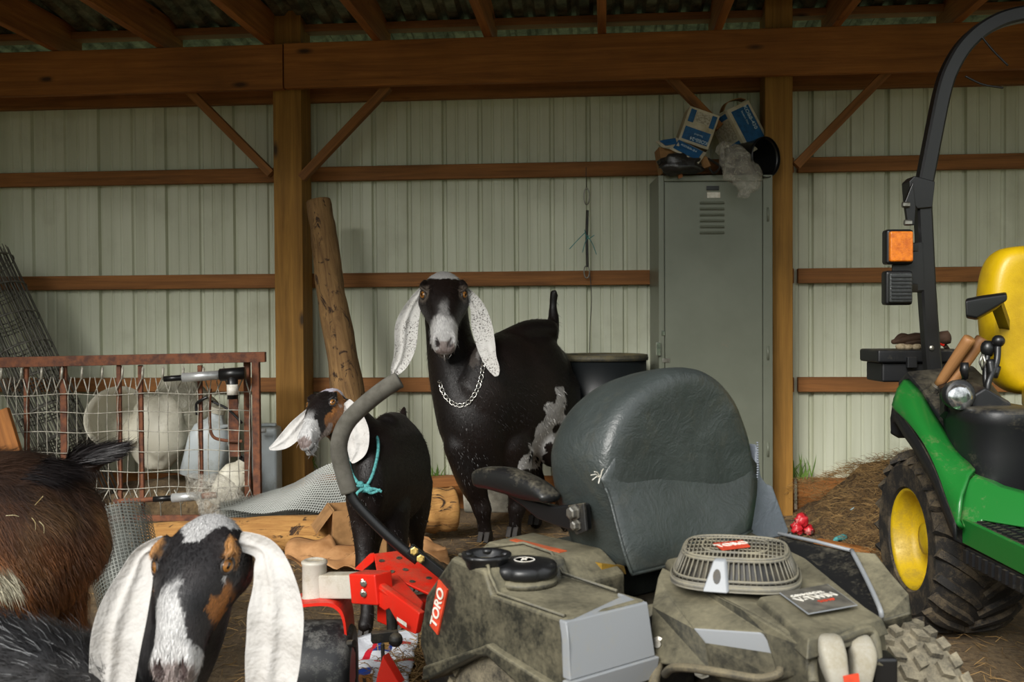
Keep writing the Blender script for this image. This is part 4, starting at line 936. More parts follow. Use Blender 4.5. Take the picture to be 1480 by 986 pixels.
# ---- wheels
M['tyre'] = dusty('dusty_tyre', '1e1d1b', '9a9078', .62, .8, 22, .1)
M['tyre_black'] = dusty('caster_tyre', '1d1e1f', '8f8f88', .30, .45, 24, .1)
def tyre(name, c, ax, R, w, rim, m, parent, block=None, lug=None):
    ax = V(ax).normalized(); b = MB(); p_ = [(rim, -w*.42), (rim*1.08, -w*.5), (R*.86, -w*.52), (R*.96, -w*.44), (R, -w*.30), (R*1.005, 0), (R, w*.30), (R*.96, w*.44), (R*.86, w*.52), (rim*1.08, w*.5), (rim, w*.42)]
    b.lathe(c, ax, p_, 56, cap=False)
    a = V((0, 0, 1)) if abs(ax.z) < .9 else V((1, 0, 0)); a = (a-ax*a.dot(ax)).normalized(); q_ = ax.cross(a)
    if block:
        nb, rows_ = block
        for i in range(nb):
            for k, o_ in enumerate(rows_):
                th = 6.28318*(i+(.5 if k % 2 else 0))/nb; rad = a*math.cos(th)+q_*math.sin(th); tg = -a*math.sin(th)+q_*math.cos(th)
                edge = abs(o_) > .4; rr = R*.955 if edge else R
                b.box(c+ax*(o_*w)+rad*(rr+.004), w*.13, 6.28*R/nb*.62, .014, (ax+tg*.35*(1 if k % 2 else -1)).normalized(), tg, rad)
    if lug:
        for i in range(lug):
            for sg in (1, -1):
                th0 = 6.28318*(i+(.5 if sg > 0 else 0))/lug; prev = None; rg = []
                for s_ in range(6):
                    t_ = s_/5; o_ = sg*w*(.02+.50*t_); th = th0+.34*t_**.8; rr = R*(1-.06*max(0, t_-.55)/.45); rad = a*math.cos(th)+q_*math.sin(th); tg = -a*math.sin(th)+q_*math.cos(th)
                    cen = c+ax*o_+rad*rr; dirv = (ax*sg*.75+tg*.66).normalized(); sd = (tg*.75-ax*sg*.66).normalized(); h = .017 if t_ < .95 else .004; hw_ = (.013+.007*t_)*min(1, 17/lug)
                    rg.append([cen-sd*hw_*1.25-rad*.012, cen+sd*hw_*1.25-rad*.012, cen+sd*hw_*.8+rad*h, cen-sd*hw_*.8+rad*h])
                b.rings(rg)
    return b.build(name, m, parent, smooth=not block and not lug, auto=35 if (block or lug) else None)
def rim_(c, ax, R, w, m, parent, dish=.5, name='rim'):
    b = MB(); b.lathe(c, ax, [(R*1.06, w*.46), (R*1.02, w*.48), (R*.97, w*.44), (R*.93, w*.25), (R*.90, w*(.5-dish)), (R*.45, w*(.5-dish)-.01), (R*.42, w*(.5-dish)+.01), (R*.2, w*(.5-dish)+.015), (.002, w*(.5-dish)+.015)], 36, cap=False)
    return b.build(name, m, parent, smooth=True, auto=40)
wa = V((.97, .24, 0))
tr = tyre('rear_tire', V((.725, 1.99, .205)), wa, .198, .17, .10, M['tyre'], mower, block=(30, (-.45, -.25, -.03, .2, .42))); rim_(V((.725, 1.99, .205)), wa, .10, .17, M['cast_grey'], tr)
cL = ML(.22, .10, .19); tl = tyre('rear_tire', cL, HW, .182, .15, .09, M['tyre'], mower, block=(28, (-.45, -.25, -.03, .2, .42))); rim_(cL, -HW, .09, .15, M['cast_grey'], tl)
# ---- front caster, red frame
cY = 2.52; b = MB(); b.lathe(P(455, 868, cY), (0, 0, 1), [(.030, 0), (.032, .004), (.032, .008), (.030, .012), (.030, .088), (.032, .092), (.032, .098), (.024, .102), (.022, .098), (.002, .097)], 24)
ct = b.build('caster_tube', M['cast_grey'], mower, smooth=True, auto=35)
b = MB(); b.beam(P(468, 846, cY-.005), P(524, 846, cY-.06), .045, .058); b.build('caster_arm', M['cast_grey'], ct, bevel=.004)
b = MB(); b.beam(P(518, 848, 2.46), P(556, 850, 2.40), .055, .072); b.build('frame_bracket', M['red_paint'], mower, bevel=.004)
for y in (842, 857):
    b = MB(); b.lathe(P(527, y, 2.41), (-.1, -1, 0), [(.011, 0), (.011, .002), (.008, .003), (.008, .012), (.005, .013)], 8); b.build('bolt', M['metal'], mower, smooth=False)
b = MB(); b.prism([P(x, y, Y) for x, y, Y in ((543, 836, 2.46), (575, 830, 2.50), (612, 870, 2.36), (603, 893, 2.26), (548, 850, 2.38))], V((0, .005, -.012)))
b.prism([P(x, y, Y) for x, y, Y in ((545, 842, 2.40), (606, 886, 2.24), (600, 918, 2.24), (578, 908, 2.28), (562, 880, 2.34), (556, 884, 2.36), (545, 876, 2.39))], V((.012, .016, 0)))
b.build('side_rail', M['red_paint'], mower, bevel=.004)
b = MB(); b.prism([P(x, y, Y) for x, y, Y in ((540, 800, 2.62), (590, 794, 2.66), (637, 836, 2.52), (628, 862, 2.40), (576, 838, 2.48), (546, 834, 2.50))], V((0, .006, -.008)))
b.prism([P(x, y, Y) for x, y, Y in ((512, 823, 2.56), (534, 801, 2.62), (541, 800, 2.62), (541, 812, 2.60), (524, 826, 2.56))], V((0, .012, 0)))
tp = b.build('top_plate', M['red_paint'], mower, bevel=.003)
pa, pb, pc = P(540, 800, 2.62), P(590, 794, 2.66), P(546, 834, 2.50); nrm = (pb-pa).cross(pc-pa).normalized(); nrm = nrm if nrm.z > 0 else -nrm
for x, y in ((552, 811), (577, 807), (586, 824), (620, 836), (596, 841), (566, 827)):
    ok, c, n2, _ = tp.ray_cast(CAM-wloc(mower), ray(x, y).normalized())
    if not ok: continue
    c = c+wloc(mower); nrm = n2; b = MB(); b.lathe(c, nrm, [(.0075, -.001), (.0075, .0016), (.0045, .0018), (.0045, .0005), (.001, .0005)], 14); b.build('hole', M['dark_steel'], tp)
dcl = [P(574, 891, 2.27), P(588, 900, 2.245), P(588, 906, 2.245), P(574, 896, 2.27)]
b = MB(); b.prism([p+V((0, -.004, 0)) for p in dcl], V((0, -.002, 0))); b.build('frame_decal', M['white_decal'], mower)
b = MB(); path = cr([P(x, y, 2.50) for x, y in ((405, 880), (430, 872), (470, 868), (490, 873), (500, 890), (504, 930), (505, 985), (505, 1010))], 4)
for o_ in (0,): b.rings([[p+V((0, -.05, 0)), p+V((0, .07, 0)), p+V((0, .07, 0))+n_*.008, p+V((0, -.05, 0))+n_*.008] for p, n_ in [(V(p), V((0, 0, 1))+V((.6, 0, 0))) for p in path]])
b.build('caster_fork', M['red_paint'], mower, smooth=False)
cw = tyre('caster_tire', V((-.482, 2.50, .135)), (1, .05, 0), .132, .17, .06, M['tyre_black'], mower); rim_(V((-.482, 2.50, .135)), (1, .05, 0), .06, .17, M['cast_grey'], cw)
b = MB(); b.cyl(P(492, 932, 2.45), P(512, 930, 2.43), .009, n=8); b.cyl(P(488, 932, 2.45), P(493, 932, 2.45), .014, n=6); b.build('axle_bolt', M['dark_steel'], mower)
# right front caster beyond the seat
c2 = ML(.98, .78, .13); cw2 = tyre('caster_tire', c2, HW, .128, .13, .06, M['tyre_black'], mower); rim_(c2, HW, .06, .13, M['cast_grey'], cw2)
b = MB(); b.beam(ML(.98, .78, .29), ML(.80, .60, .28), .05, .05); b.lathe(ML(.98, .78, .26), (0, 0, 1), [(.03, 0), (.03, .10)], 16); b.beam(ML(.80, .12, .30), ML(.80, .78, .28), .06, .05); b.build('front_frame', M['red_paint'], mower, bevel=.004)
# brake pedal linkage
b = MB(); b.tube([P(565, 870, 2.36), P(567, 915, 2.36), P(570, 930, 2.35)], .013, 8); b.beam(P(537, 922, 2.33), P(575, 918, 2.35), .02, .024); b.tube([P(553, 930, 2.32), P(554, 975, 2.32)], .005, 6); b.ball(P(572, 925, 2.33), .017, 6); b.build('pedal_linkage', M['dark_steel'], mower, bevel=.002)
# ---- steering lever
def LP(x, y): return P(x, y, 2.40)
b = MB(); b.tube(cr([LP(x, y) for x, y in ((577, 549), (556, 562), (527, 585), (503, 609), (492, 632), (490, 655), (497, 685), (505, 712))], 6), [.0205]*43, 14)
lever = MB(); lever.tube(cr([LP(x, y) for x, y in ((504, 708), (514, 727), (545, 760), (578, 790), (604, 810))], 5), .0125, 10)
lv = lever.build('steering_lever', M['clean_black'], mower, smooth=True); g = b.build('foam_grip', M['foam'], lv, smooth=True)
b = MB(); b.beam(LP(592, 792), LP(645, 834), .022, .026, V((0, -1, 0))); b.build('lever_bracket', M['clean_black'], lv, bevel=.003)
for x, y in ((599, 797), (608, 808)):
    b = MB(); b.lathe(P(x, y, 2.375), (0, -1, .2), [(.010, 0), (.010, .003), (.007, .0035), (.007, .012)], 6); b.build('bolt', M['brass'], lv)

b = MB(); b.prism([P(x, y, 2.30) for x, y in ((553, 948), (578, 990), (540, 1000), (545, 975))], V((.01, .03, 0))); b.build('deck_edge', M['red_paint'], mower, bevel=.003)
# ================================================================ tractor
M['green'] = dusty('green_paint', '1d6c2a', '7a6f50', .14, .28, 9, .15, metal=0)
M['yellow_seat'] = pm('yellow_vinyl', 'c2a00a', 'a4840a', 6, rough=.38, bump=.001, bs=200)
M['yellow_rim'] = dusty('yellow_rim', 'c0a012', '6f5e30', .35, .4, 12, .1)
M['tractor_black'] = dusty('tractor_black', '17181a', '5d5644', .22, .45, 9, .3)
M['mud_tyre'] = dusty('muddy_tyre', '181614', '7a6a50', .42, .8, 16, .15, bump=.003)
M['amber'] = pm('amber_lens', 'd4761c', 'b45a14', 60, rough=.2, bump=.002, bs=260); M['lens_dark'] = pm('smoked_lens', '2a2c2c', '3a3c3c', 90, rough=.25, bump=.002, bs=260)
M['chrome'] = pm('reflector', 'e0e2e2', '6a6c6e', 50, rough=.12, metal=.9, a=.3, b=.7)
TY = 3.29
tra = thing('tractor', V((1.5, TY, 0)), 'green compact tractor with yellow seat and muddy tyre at the right edge', 'tractor')
wc = V((1.40, TY, .292)); ax = V((-1, 0, 0))
tw = tyre('rear_tire', wc, ax, .276, .26, .155, M['mud_tyre'], tra, lug=22)
rim_(wc, ax, .155, .26, M['yellow_rim'], tw, dish=.34)
b = MB(); b.lathe(wc, ax, [(.05, .03), (.05, .075), (.02, .08), (.002, .08)], 20); b.build('hub', M['yellow_rim'], tw, smooth=True, auto=35)
# far wheels
wc2 = V((2.30, TY, .292)); tw2 = tyre('rear_tire', wc2, ax, .276, .26, .155, M['mud_tyre'], tra, lug=22); rim_(wc2, V((1, 0, 0)), .155, .26, M['yellow_rim'], tw2, dish=.34)
for X in (1.52, 2.18):
    c = V((X, 2.08, .20)); w_ = tyre('front_tire', c, ax, .188, .17, .10, M['mud_tyre'], tra, lug=18); rim_(c, ax if X < 2 else -ax, .10, .17, M['yellow_rim'], w_)
# fender: a swept green shell over the wheel
prof_f = [(3.235, .727), (3.116, .695), (3.008, .65), (2.93, .60), (2.87, .55), (2.82, .50), (2.765, .45)]
inn = [(3.35, .80), (3.24, .762), (3.16, .714), (3.08, .672), (3.0, .625), (2.93, .598), (2.86, .574)]
b = MB(); A = cr(prof_f, 4); B = cr(inn, 4)
b.rings([[V((1.218, y1, z1-.02)), V((1.205, y1, z1)), V((1.235, y1*.6+y2*.4, z1*.6+z2*.4+.016)), V((1.27, y1*.2+y2*.8, z1*.2+z2*.8+.012)), V((1.295, y2, z2))] for (y1, z1), (y2, z2) in zip(A, B)], cap=False, closed=False)
fen = b.build('fender', M['green'], tra, smooth=True, solid=.012, norm=False)
b = MB(); b.rings([[V((1.212, 3.235, .724)), V((1.225, 3.29, .70)), V((1.245, 3.33, .655))], [V((1.235, 3.27, .772)), V((1.25, 3.34, .74)), V((1.26, 3.38, .66))], [V((1.295, 3.35, .80)), V((1.30, 3.42, .76)), V((1.31, 3.47, .66))], [V((1.5, 3.35, .80)), V((1.5, 3.42, .76)), V((1.5, 3.47, .66))]], cap=False, closed=False)
b.build('fender_back', M['tractor_black'], fen, smooth=True, solid=.012, norm=False)
b = MB(); lin = [(3.27, .66), (3.235, .705), (3.15, .665), (3.06, .625), (2.98, .58), (2.91, .53), (2.85, .47), (2.79, .42)]
b.rings([[V((1.212, y1, z1+.025)), V((1.214, y1+.012, z1-.025)), V((1.24, y1+.02, z1-.04)), V((1.5, y1+.02, z1-.04))] for y1, z1 in cr(lin, 4)], cap=False, closed=False); b.build('fender_liner', M['tractor_black'], fen, smooth=True, solid=.008, norm=False)
# side panel running forward, and the running board
b = MB(); b.prism([P(x, y, Y) for x, y, Y in ((1366, 690, 2.90), (1405, 684, 2.88), (1445, 704, 2.78), (1560, 735, 2.62), (1560, 800, 2.56), (1480, 764, 2.66), (1420, 754, 2.76), (1408, 768, 2.76), (1386, 762, 2.79))], V((.03, .03, 0))); b.build('side_panel', M['green'], tra, bevel=.008)
bd = [V((1.235, 2.80, .405)), V((1.235, 2.10, .395)), V((1.60, 2.10, .395)), V((1.60, 2.80, .405))]
b = MB(); b.prism([V((1.245, 2.78, .448)), V((1.245, 2.05, .438)), V((1.6, 2.05, .438)), V((1.6, 2.78, .448))], V((0, 0, -.03))); fb = b.build('running_board', M['tractor_black'], tra, bevel=.004)
b = MB()
for k in range(26):
    y = 2.76-k*.028
    for j in range(9): b.box(V((1.268+j*.038, y, .450)), .024, .012, .006, V((.9, .4, 0)), V((-.4, .9, 0)))
b.build('tread_plate', M['tractor_black'], fb)
b = MB(); b.prism([V((1.232, 2.80, .452)), V((1.232, 2.05, .442)), V((1.232, 2.05, .375)), V((1.232, 2.80, .385))], V((.014, 0, 0))); b.build('green_edge', M['green'], fb, bevel=.003)
b = MB()
for k in range(20): b.box(V((1.236, 2.78-k*.037, .352)), .012, .020, .035)
b.box(V((1.242, 2.42, .352)), .008, .74, .045); b.build('step_edge', M['tractor_black'], fb)
b = MB(); b.box(V((1.85, 2.9, .42)), .28, 1.3, .24); b.box(V((1.85, TY, .30)), .64, .12, .12); b.build('chassis', M['tractor_black'], tra, bevel=.01)
b = MB(); hoodp = [V((x, y, z)) for x, y, z in ((1.68, 2.45, .60), (1.66, 2.45, .88), (1.75, 2.45, .96), (1.97, 2.45, .96), (2.06, 2.45, .88), (2.04, 2.45, .60))]
b.rings([[V((1.85+(p.x-1.85)*k, 2.45-d, p.z-dz*(p.z > .7))) for p in hoodp] for d, k, dz in ((0, 1, 0), (.35, 1, .03), (.60, .92, .08), (.68, .75, .14))]); b.build('hood', M['green'], tra, bevel=.02)
# console: black moulded pod
con = [(1345, 592, 3.02), (1400, 596, 2.96), (1464, 600, 3.0), (1470, 640, 2.96), (1466, 690, 2.90), (1440, 700, 2.84), (1410, 690, 2.82), (1385, 665, 2.86), (1362, 630, 2.94)]
b = MB()
ov = lambda zs: [[V((1.385+(p[0])*k, 2.98+(p[1])*k2, z)) for p in [(math.copysign(abs(math.cos(6.28318*i/28))**.75, math.cos(6.28318*i/28))*.100, math.copysign(abs(math.sin(6.28318*i/28))**.75, math.sin(6.28318*i/28))*.16) for i in range(28)]] for z, k, k2 in zs]
b.rings(ov([(.46, .86, .80), (.52, .93, .9), (.62, .98, .98), (.70, 1.0, 1.0), (.705, 1.03, 1.02), (.735, 1.03, 1.02), (.745, .98, .98), (.75, .9, .92)])); pod = b.build('console', M['tractor_black'], tra, smooth=True, auto=40)
b = MB(); b.rings([[V((1.296, y, z-.03)), V((1.296, y+.03, z+.03)), V((1.52, y+.03, z+.05)), V((1.52, y, z-.03))] for y, z in ((3.42, .76), (3.34, .80), (3.20, .745), (3.10, .69), (3.0, .63), (2.93, .60))]); b.build('inner_fender', M['tractor_black'], tra, bevel=.012)
b = MB(); b.prism([P(x, y, 2.95) for x, y in ((1400, 575), (1425, 560), (1462, 582), (1466, 600), (1405, 600))], V((.02, .14, .01))); b.build('lever_gate', M['tractor_black'], pod, bevel=.008)
# work light
lc = P(1389, 574, 2.92); b = MB(); b.lathe(lc+V((0, .07, 0)), (.0, -1, .1), [(.012, 0), (.034, .01), (.043, .04), (.044, .066), (.040, .070)], 24); wl = b.build('work_light', M['tractor_black'], tra, smooth=True, auto=40)
b = MB(); b.lathe(lc+V((0, .012, 0)), (.0, -1, .1), [(.039, 0), (.038, .012), (.02, .017), (.002, .018)], 24); b.build('lens', M['chrome'], wl, smooth=True)['label'] = 'bright round lens'
# roll bar
b = MB()
def bar(pts, w, d): 
    rg = []; n = len(pts)
    for i, p in enumerate(pts):
        t = (pts[min(i+1, n-1)]-pts[max(i-1, 0)]).normalized(); a = V((0, 1, 0)); a = (a-t*a.dot(t)).normalized(); q = t.cross(a); k = 0.72
        rg.append([p+a*(sx*w/2)+q*(sy*d/2) for sx, sy in ((-1, -k), (-k, -1), (k, -1), (1, -k), (1, k), (k, 1), (-k, 1), (-1, k))])
    return rg
RY = 3.52
b.rings(bar([V(p) for p in cr([P(x, y, RY) for x, y in ((1352, 560), (1347, 520), (1340, 430), (1336, 350), (1333, 285))], 5)], .05, .052)); rb_ = b.build('roll_bar', M['clean_black'], tra, smooth=False)
b = MB(); up_ = [(1335, 268), (1348, 200), (1362, 132), (1374, 98), (1394, 66), (1424, 40), (1462, 24), (1520, 17), (1640, 14)]
path = [V(p) for p in cr([P(x, y, RY) for x, y in up_], 6)]
cx = 1.85; mir = [V((2*cx-p.x, p.y, p.z)) for p in path if p.x < cx-.05][::-1]
b.rings(bar([p for p in path if p.x < cx-.05]+mir, .05, .052)); b.build('folding_bar', M['clean_black'], rb_)
b = MB(); p0 = V((2*cx-P(1340, 430, RY).x, RY, .7)); b.beam(p0, V((p0.x, RY, P(1333, 285, RY).z+.05)), .05, .05, V((0, 1, 0))); b.build('roll_bar_post', M['clean_black'], rb_, bevel=.005)
b = MB(); b.prism([P(x, y, RY-.035) for x, y in ((1314, 262), (1322, 254), (1352, 262), (1348, 300), (1326, 302), (1316, 290))], V((0, .07, 0))); b.build('hinge_bracket', M['clean_black'], rb_, bevel=.004)
b = MB(); b.prism([P(x, y, RY-.045) for x, y in ((1308, 292), (1320, 262), (1324, 300), (1322, 326), (1312, 322))], V((0, .02, 0))); b.build('hinge_plate', M['clean_black'], rb_, bevel=.003)
for x, y in ((1310, 296), (1313, 322)):
    b = MB(); b.cyl(P(x-6, y, RY-.05), P(x+4, y, RY-.05), .010, n=6); b.build('bolt', M['metal'], rb_)
b = MB(); b.lathe(P(1346, 503, RY-.027), (0, -1, 0), [(.009, 0), (.008, .006), (.003, .008)], 12); b.build('bolt', M['metal'], rb_)
for (x0, y0, x1, y1, x2, y2) in ((1418, 52, 1436, 74, 1457, 95), (1395, 110, 1420, 122, 1450, 127)):
    b = MB(); b.tube(cr([P(x0, y0, RY-.02), P(x1, y1, RY-.03), P(x2, y2, RY-.04)], 5), .0035, 6); b.build('wire', M['clean_black'], rb_, smooth=True)
# amber lamp and dark lamp
def lamp(x0, y0, x1, y1, m, nm, lab):
    Y = RY-.06; c = (P(x0, y0, Y)+P(x1, y1, Y))/2; w = (P(x1, y0, Y)-P(x0, y0, Y)).length; h = (P(x0, y0, Y)-P(x0, y1, Y)).length
    b = MB(); b.box(c+V((0, .03, 0)), w, .05, h); hs = b.build(nm, M['clean_black'], tra, bevel=.010); hs['label'] = lab
    b = MB(); b.box(c+V((0, .0, 0)), w*.84, .022, h*.86); b.build('lens', m, hs, bevel=.006)
    if m is M['lens_dark']:
        b = MB()
        for k in range(7): b.box(c+V((0, -.013, (k-3)*h*.105)), w*.72, .006, h*.04)
        b.build('lens_ribs', M['tractor_black'], hs)
    b = MB(); b.beam(c+V((w/2-.01, .04, 0)), c+V((w/2+.06, .06, 0)), .03, .03); b.build('lamp_arm', M['clean_black'], hs, bevel=.003)
lamp(1282, 331, 1322, 382, M['amber'], 'indicator_lamp', 'square amber indicator lamp'); lamp(1281, 391, 1321, 441, M['lens_dark'], 'tail_lamp', 'smoked rectangular lamp')
b = MB(); b.prism([P(x, y, RY-.025) for x, y in ((1290, 352), (1336, 350), (1338, 420), (1290, 422))], V((0, .01, 0))); b.build('lamp_plate', M['clean_black'], tra, bevel=.002)
# seat
SY = 3.32
def sring(pts, Y): return [P(x, y, Y) for x, y in pts]
so_ = [(1424, 470), (1421, 430), (1427, 390), (1442, 364), (1470, 355), (1540, 353), (1600, 356), (1632, 372), (1642, 420), (1640, 480), (1634, 530), (1610, 556), (1540, 566), (1478, 572), (1444, 556), (1430, 520)]
c = sum(sring(so_, SY), V((0, 0, 0)))/len(so_)
b = MB(); b.rings([[c+(p-c)*k+V((0, dy, 0)) for p in sring([(x, y) for x, y in cr(so_+[so_[0]], 3)[:-1]], SY)] for dy, k in ((-.04, .55), (-.055, .82), (-.045, .93), (-.015, .99), (.04, 1.0), (.09, .95), (.11, .8), (.11, .4))])
st = b.build('seat_back', M['yellow_seat'], tra, smooth=True, sub=1)
b = MB(); b.rings([[V((1.85+(x-1.85)*k, y*k+(1-k)*3.1, z)) for x, y in ((1.63, 3.28), (1.60, 3.1), (1.64, 2.92), (1.85, 2.87), (2.06, 2.92), (2.10, 3.1), (2.07, 3.28))] for z, k in ((.70, .9), (.72, 1), (.78, 1), (.80, .92))]); b.build('seat_cushion', M['yellow_seat'], tra, smooth=True, bevel=.01)
b = MB(); b.box(V((1.85, 3.15, .60)), .38, .34, .18); b.build('seat_base', M['tractor_black'], tra, bevel=.01)
b = MB(); b.rings([[P(x, y, Y) for x, y in ((1395, 432+a), (1420, 427+a), (1455, 422+a), (1456, 432+a), (1440, 447-a), (1412, 463-a), (1396, 460-a))] for a, Y in ((3, 3.03), (0, 3.05), (0, 3.11), (3, 3.13))])
am = b.build('armrest', M['clean_black'], tra, bevel=.006)
b = MB(); b.beam(P(1440, 436, 3.08), P(1452, 470, 3.28), .03, .03); b.build('armrest_arm', M['clean_black'], am)
# levers
b = MB(); b.ball(P(1443, 493, 3.0), .0185, 8); b.tube(cr([P(1442, 500, 3.0), P(1440, 525, 2.99), P(1428, 555, 2.97), P(1428, 590, 2.97)], 5), .010, 8); b.tube(cr([P(1430, 520, 2.99), P(1435, 545, 2.98), P(1441, 530, 2.99)], 4), .012, 8); b.build('gear_lever', M['clean_black'], tra, smooth=True)
b = MB(); b.ball(P(1428, 504, 3.02), .022, 7, (1, .9, 1.2)); b.tube(cr([P(1428, 510, 3.02), P(1424, 545, 3.0), P(1432, 590, 2.98)], 5), .009, 8); b.build('gear_lever', M['clean_black'], tra, smooth=True)
b = MB(); b.tube([P(1394, 524, 2.98), P(1394, 535, 2.98), P(1395, 548, 2.98)], [.011, .014, .008], 10); b.tube([P(1395, 545, 2.98), P(1398, 580, 2.96)], .004, 6); b.build('small_lever', M['clean_black'], tra, smooth=True)
b = MB(); b.tube([P(x, y, 2.97) for x, y in ((1420, 512), (1416, 524), (1419, 534), (1424, 524), (1421, 513))], .004, 6); b.build('key_ring', M['metal'], tra, smooth=True)
b = MB(); b.cyl(P(1458, 620, 2.84), P(1470, 621, 2.84), .004, n=6); b.build('pin', M['metal'], tra)
# frame strap at the foot of the roll bar
b = MB(); b.rings(bar([V(p) for p in cr([P(1352, 545, RY-.03), P(1360, 552, 3.3), P(1366, 570, 3.10), P(1366, 600, 3.02)], 4)], .03, .02)); b.build('bar_strap', M['clean_black'], tra)
# ---- toolbox on the back, with its things
def bx(name, m, x0, y0, x1, y1, Y, dep, label, cat, bev=.008, grp=None):
    a = P(x0, y0, Y); c = P(x1, y1, Y); b = MB(); b.box(V(((a.x+c.x)/2, Y+dep/2, (a.z+c.z)/2)), abs(c.x-a.x), dep, abs(a.z-c.z)); return tag(b.build(name, m, None, bevel=bev), label, cat, grp)
TB = thing('toolbox', V((P(1330, 552, 3.72).x, 3.80, P(1330, 552, 3.72).z)), 'black plastic toolbox mounted behind the tractor roll bar', 'toolbox')
def tb(nm, x0, y0, x1, y1, Y, dep, bev=.008):
    a = P(x0, y0, Y); c = P(x1, y1, Y); b = MB(); b.box(V(((a.x+c.x)/2, Y+dep/2, (a.z+c.z)/2)), abs(c.x-a.x), dep, abs(a.z-c.z)); b.build(nm, M['tractor_black'], TB, bevel=bev)
tb('body', 1275, 524, 1392, 552, 3.72, .17); tb('lid', 1269, 506, 1396, 524, 3.70, .20); tb('latch', 1312, 516, 1326, 532, 3.685, .02, .003)
b = MB(); b.box(V((P(1340, 560, 3.8).x, 3.66, P(1340, 560, 3.72).z)), .10, .26, .02); b.build('bracket', M['tractor_black'], TB)
M['leather'] = pm('work_leather', '4a3424', '2c1e14', 14, rough=.8, bump=.004, bs=50); M['knit'] = pm('pale_knit', 'b5a488', '8c7a5c', 60, rough=.95, bump=.003, bs=180)
gl = thing('work_glove', P(1320, 506, 3.78), 'pair of dark leather work gloves with pale cuffs lying on the toolbox', 'gloves')
b = MB()
for x0, x1, y, r in ((1292, 1340, 492, .016), (1300, 1345, 490, .018), (1310, 1350, 494, .016), (1296, 1312, 488, .012)): loftv(b, [(P(x0, y+2, 3.76), r*.6, r*.8), (P((x0+x1)/2, y-2, 3.77), r, r*1.6), (P(x1, y, 3.78), r*.9, r*1.4)], (0, 0, 1), 3, 10)
b.build('hand', M['leather'], gl, smooth=True)
b = MB()
for x in (1302, 1312, 1324): b.ball(P(x, 501, 3.76), .016, 6, (1.3, 1, .8))
b.build('cuff', M['knit'], gl, smooth=True)
hm = thing('mallet', P(1365, 506, 3.78), 'brown mallet head with a red band resting on the toolbox behind the roll bar', 'mallet')
b = MB(); b.lathe(P(1362, 489, 3.77), (.8, -.5, .2), [(.010, -.03), (.024, -.024), (.026, 0), (.024, .024), (.010, .03)], 18); b.build('head', M['leather'], hm, smooth=True)
b = MB(); b.tube([P(1352, 489, 3.76), P(1357, 496, 3.76), P(1364, 499, 3.76)], .006, 8); b.build('band', M['red_paint'], hm)
b = MB(); b.cyl(P(1366, 500, 3.77), P(1372, 508, 3.80), .008); b.build('handle', M['leather'], hm)
M['handle_wood'] = wood('handle_wood', 'a87a4c', '7f5530', fine=30, knots=False, rough=.55)
for (x0, y0, x1, y1, r, lab) in ((1402, 488, 1362, 548, .0185, 'pale wooden tool handle leaning in the tractor, the lighter one on the left'), (1420, 488, 1374, 556, .0185, 'brown wooden tool handle leaning behind the black lever')):
    h = thing('tool_handle', P(x1, y1, 3.2), lab, 'tool handle', None); b = MB(); p0 = P(x0, y0, 3.12 if x0 < 1410 else 3.16); p1 = P(x1, y1, 3.2)
    d = p1-p0; b.tube([p0, p0+d*.02, p0+d*.1, p0+d*.9, p1, p1+d*.15], [r*.8, r, r*1.02, r*.85, r*.8, r*.8], 14); b.build('grip', M['handle_wood'], h, smooth=True, auto=50)
    b = MB(); b.lathe(p1+d*.12, d, [(.012, 0), (.02, .01), (.02, .04)], 12); b.build('ferrule', M['dark_steel'], h)
# ================================================================ locker and what is on it
M['locker'] = dusty('grey_locker', '6e766e', '5d6156', .2, .42, 3, .1); 
def locker_mat():
    t = NT('locker_paint'); co = t.coord(); n = t.noise(co, 2.5, 6); r = t.noise(co, 11, 6, .7)
    c = t.mix(t.ramp(n, .35, .7), srgb('767a6c'), srgb('686c5e')); c = t.mix(t.math('MULTIPLY', t.ramp(r, .64, .70), .45), c, srgb('8f7460'))
    t.set(col=c, rough=.38, metal=.1); return t.m
M['locker'] = locker_mat()
LO = 5.13
la = P(951, 254, LO); lb = P(1118, 254, LO-.03); LX0, LX1, LZ = la.x, lb.x, la.z
lk = thing('locker', V(((LX0+LX1)/2, LO+.15, 0)), 'tall grey metal storage locker against the wall behind the mower seat', 'locker')
def lbx(nm, x0, x1, z0, z1, y0, y1, m=None, bev=.003, par=None):
    b = MB(); b.box(V(((x0+x1)/2, (y0+y1)/2, (z0+z1)/2)), x1-x0, y1-y0, z1-z0); return b.build(nm, m or M['locker'], par or lk, bevel=bev)
lbx('cabinet', LX0, LX1, .0, LZ, LO, LO+.32)
ft = .028
for nm, a in (('frame', (LX0, LX0+ft, .0, LZ)), ('frame', (LX1-ft*1.7, LX1, .0, LZ)), ('frame', (LX0+ft, LX1-ft*1.7, LZ-.03, LZ))): lbx(nm, a[0], a[1], a[2], a[3], LO-.012, LO+.001)
dr = lbx('door', LX0+ft+.004, LX1-ft*1.7-.004, .06, LZ-.036, LO-.010, LO+.001, bev=.002)
b = MB()
for k in range(6):
    z = P(1028, 294+8.6*k, LO).z; x0 = P(1011, 300, LO).x; x1 = P(1046, 300, LO).x
    b.rings([[V((x, LO-.010, z+.008)), V((x, LO-.020, z-.003)), V((x, LO-.010, z-.006))] for x in (x0, x0+.008, x1-.008, x1)])
b.build('louvres', M['locker'], dr, bevel=.001)
def onl(x0, y0, x1, y1, m, nm, t=.006, lab=None):
    a = P(x0, y0, LO-.011); c = P(x1, y1, LO-.011); b = MB(); b.box(V(((a.x+c.x)/2, LO-.011-t/2, (a.z+c.z)/2)), abs(c.x-a.x), t, abs(a.z-c.z)); o = b.build(nm, m, dr, bevel=.001)
    if lab: o['label'] = lab
    return o
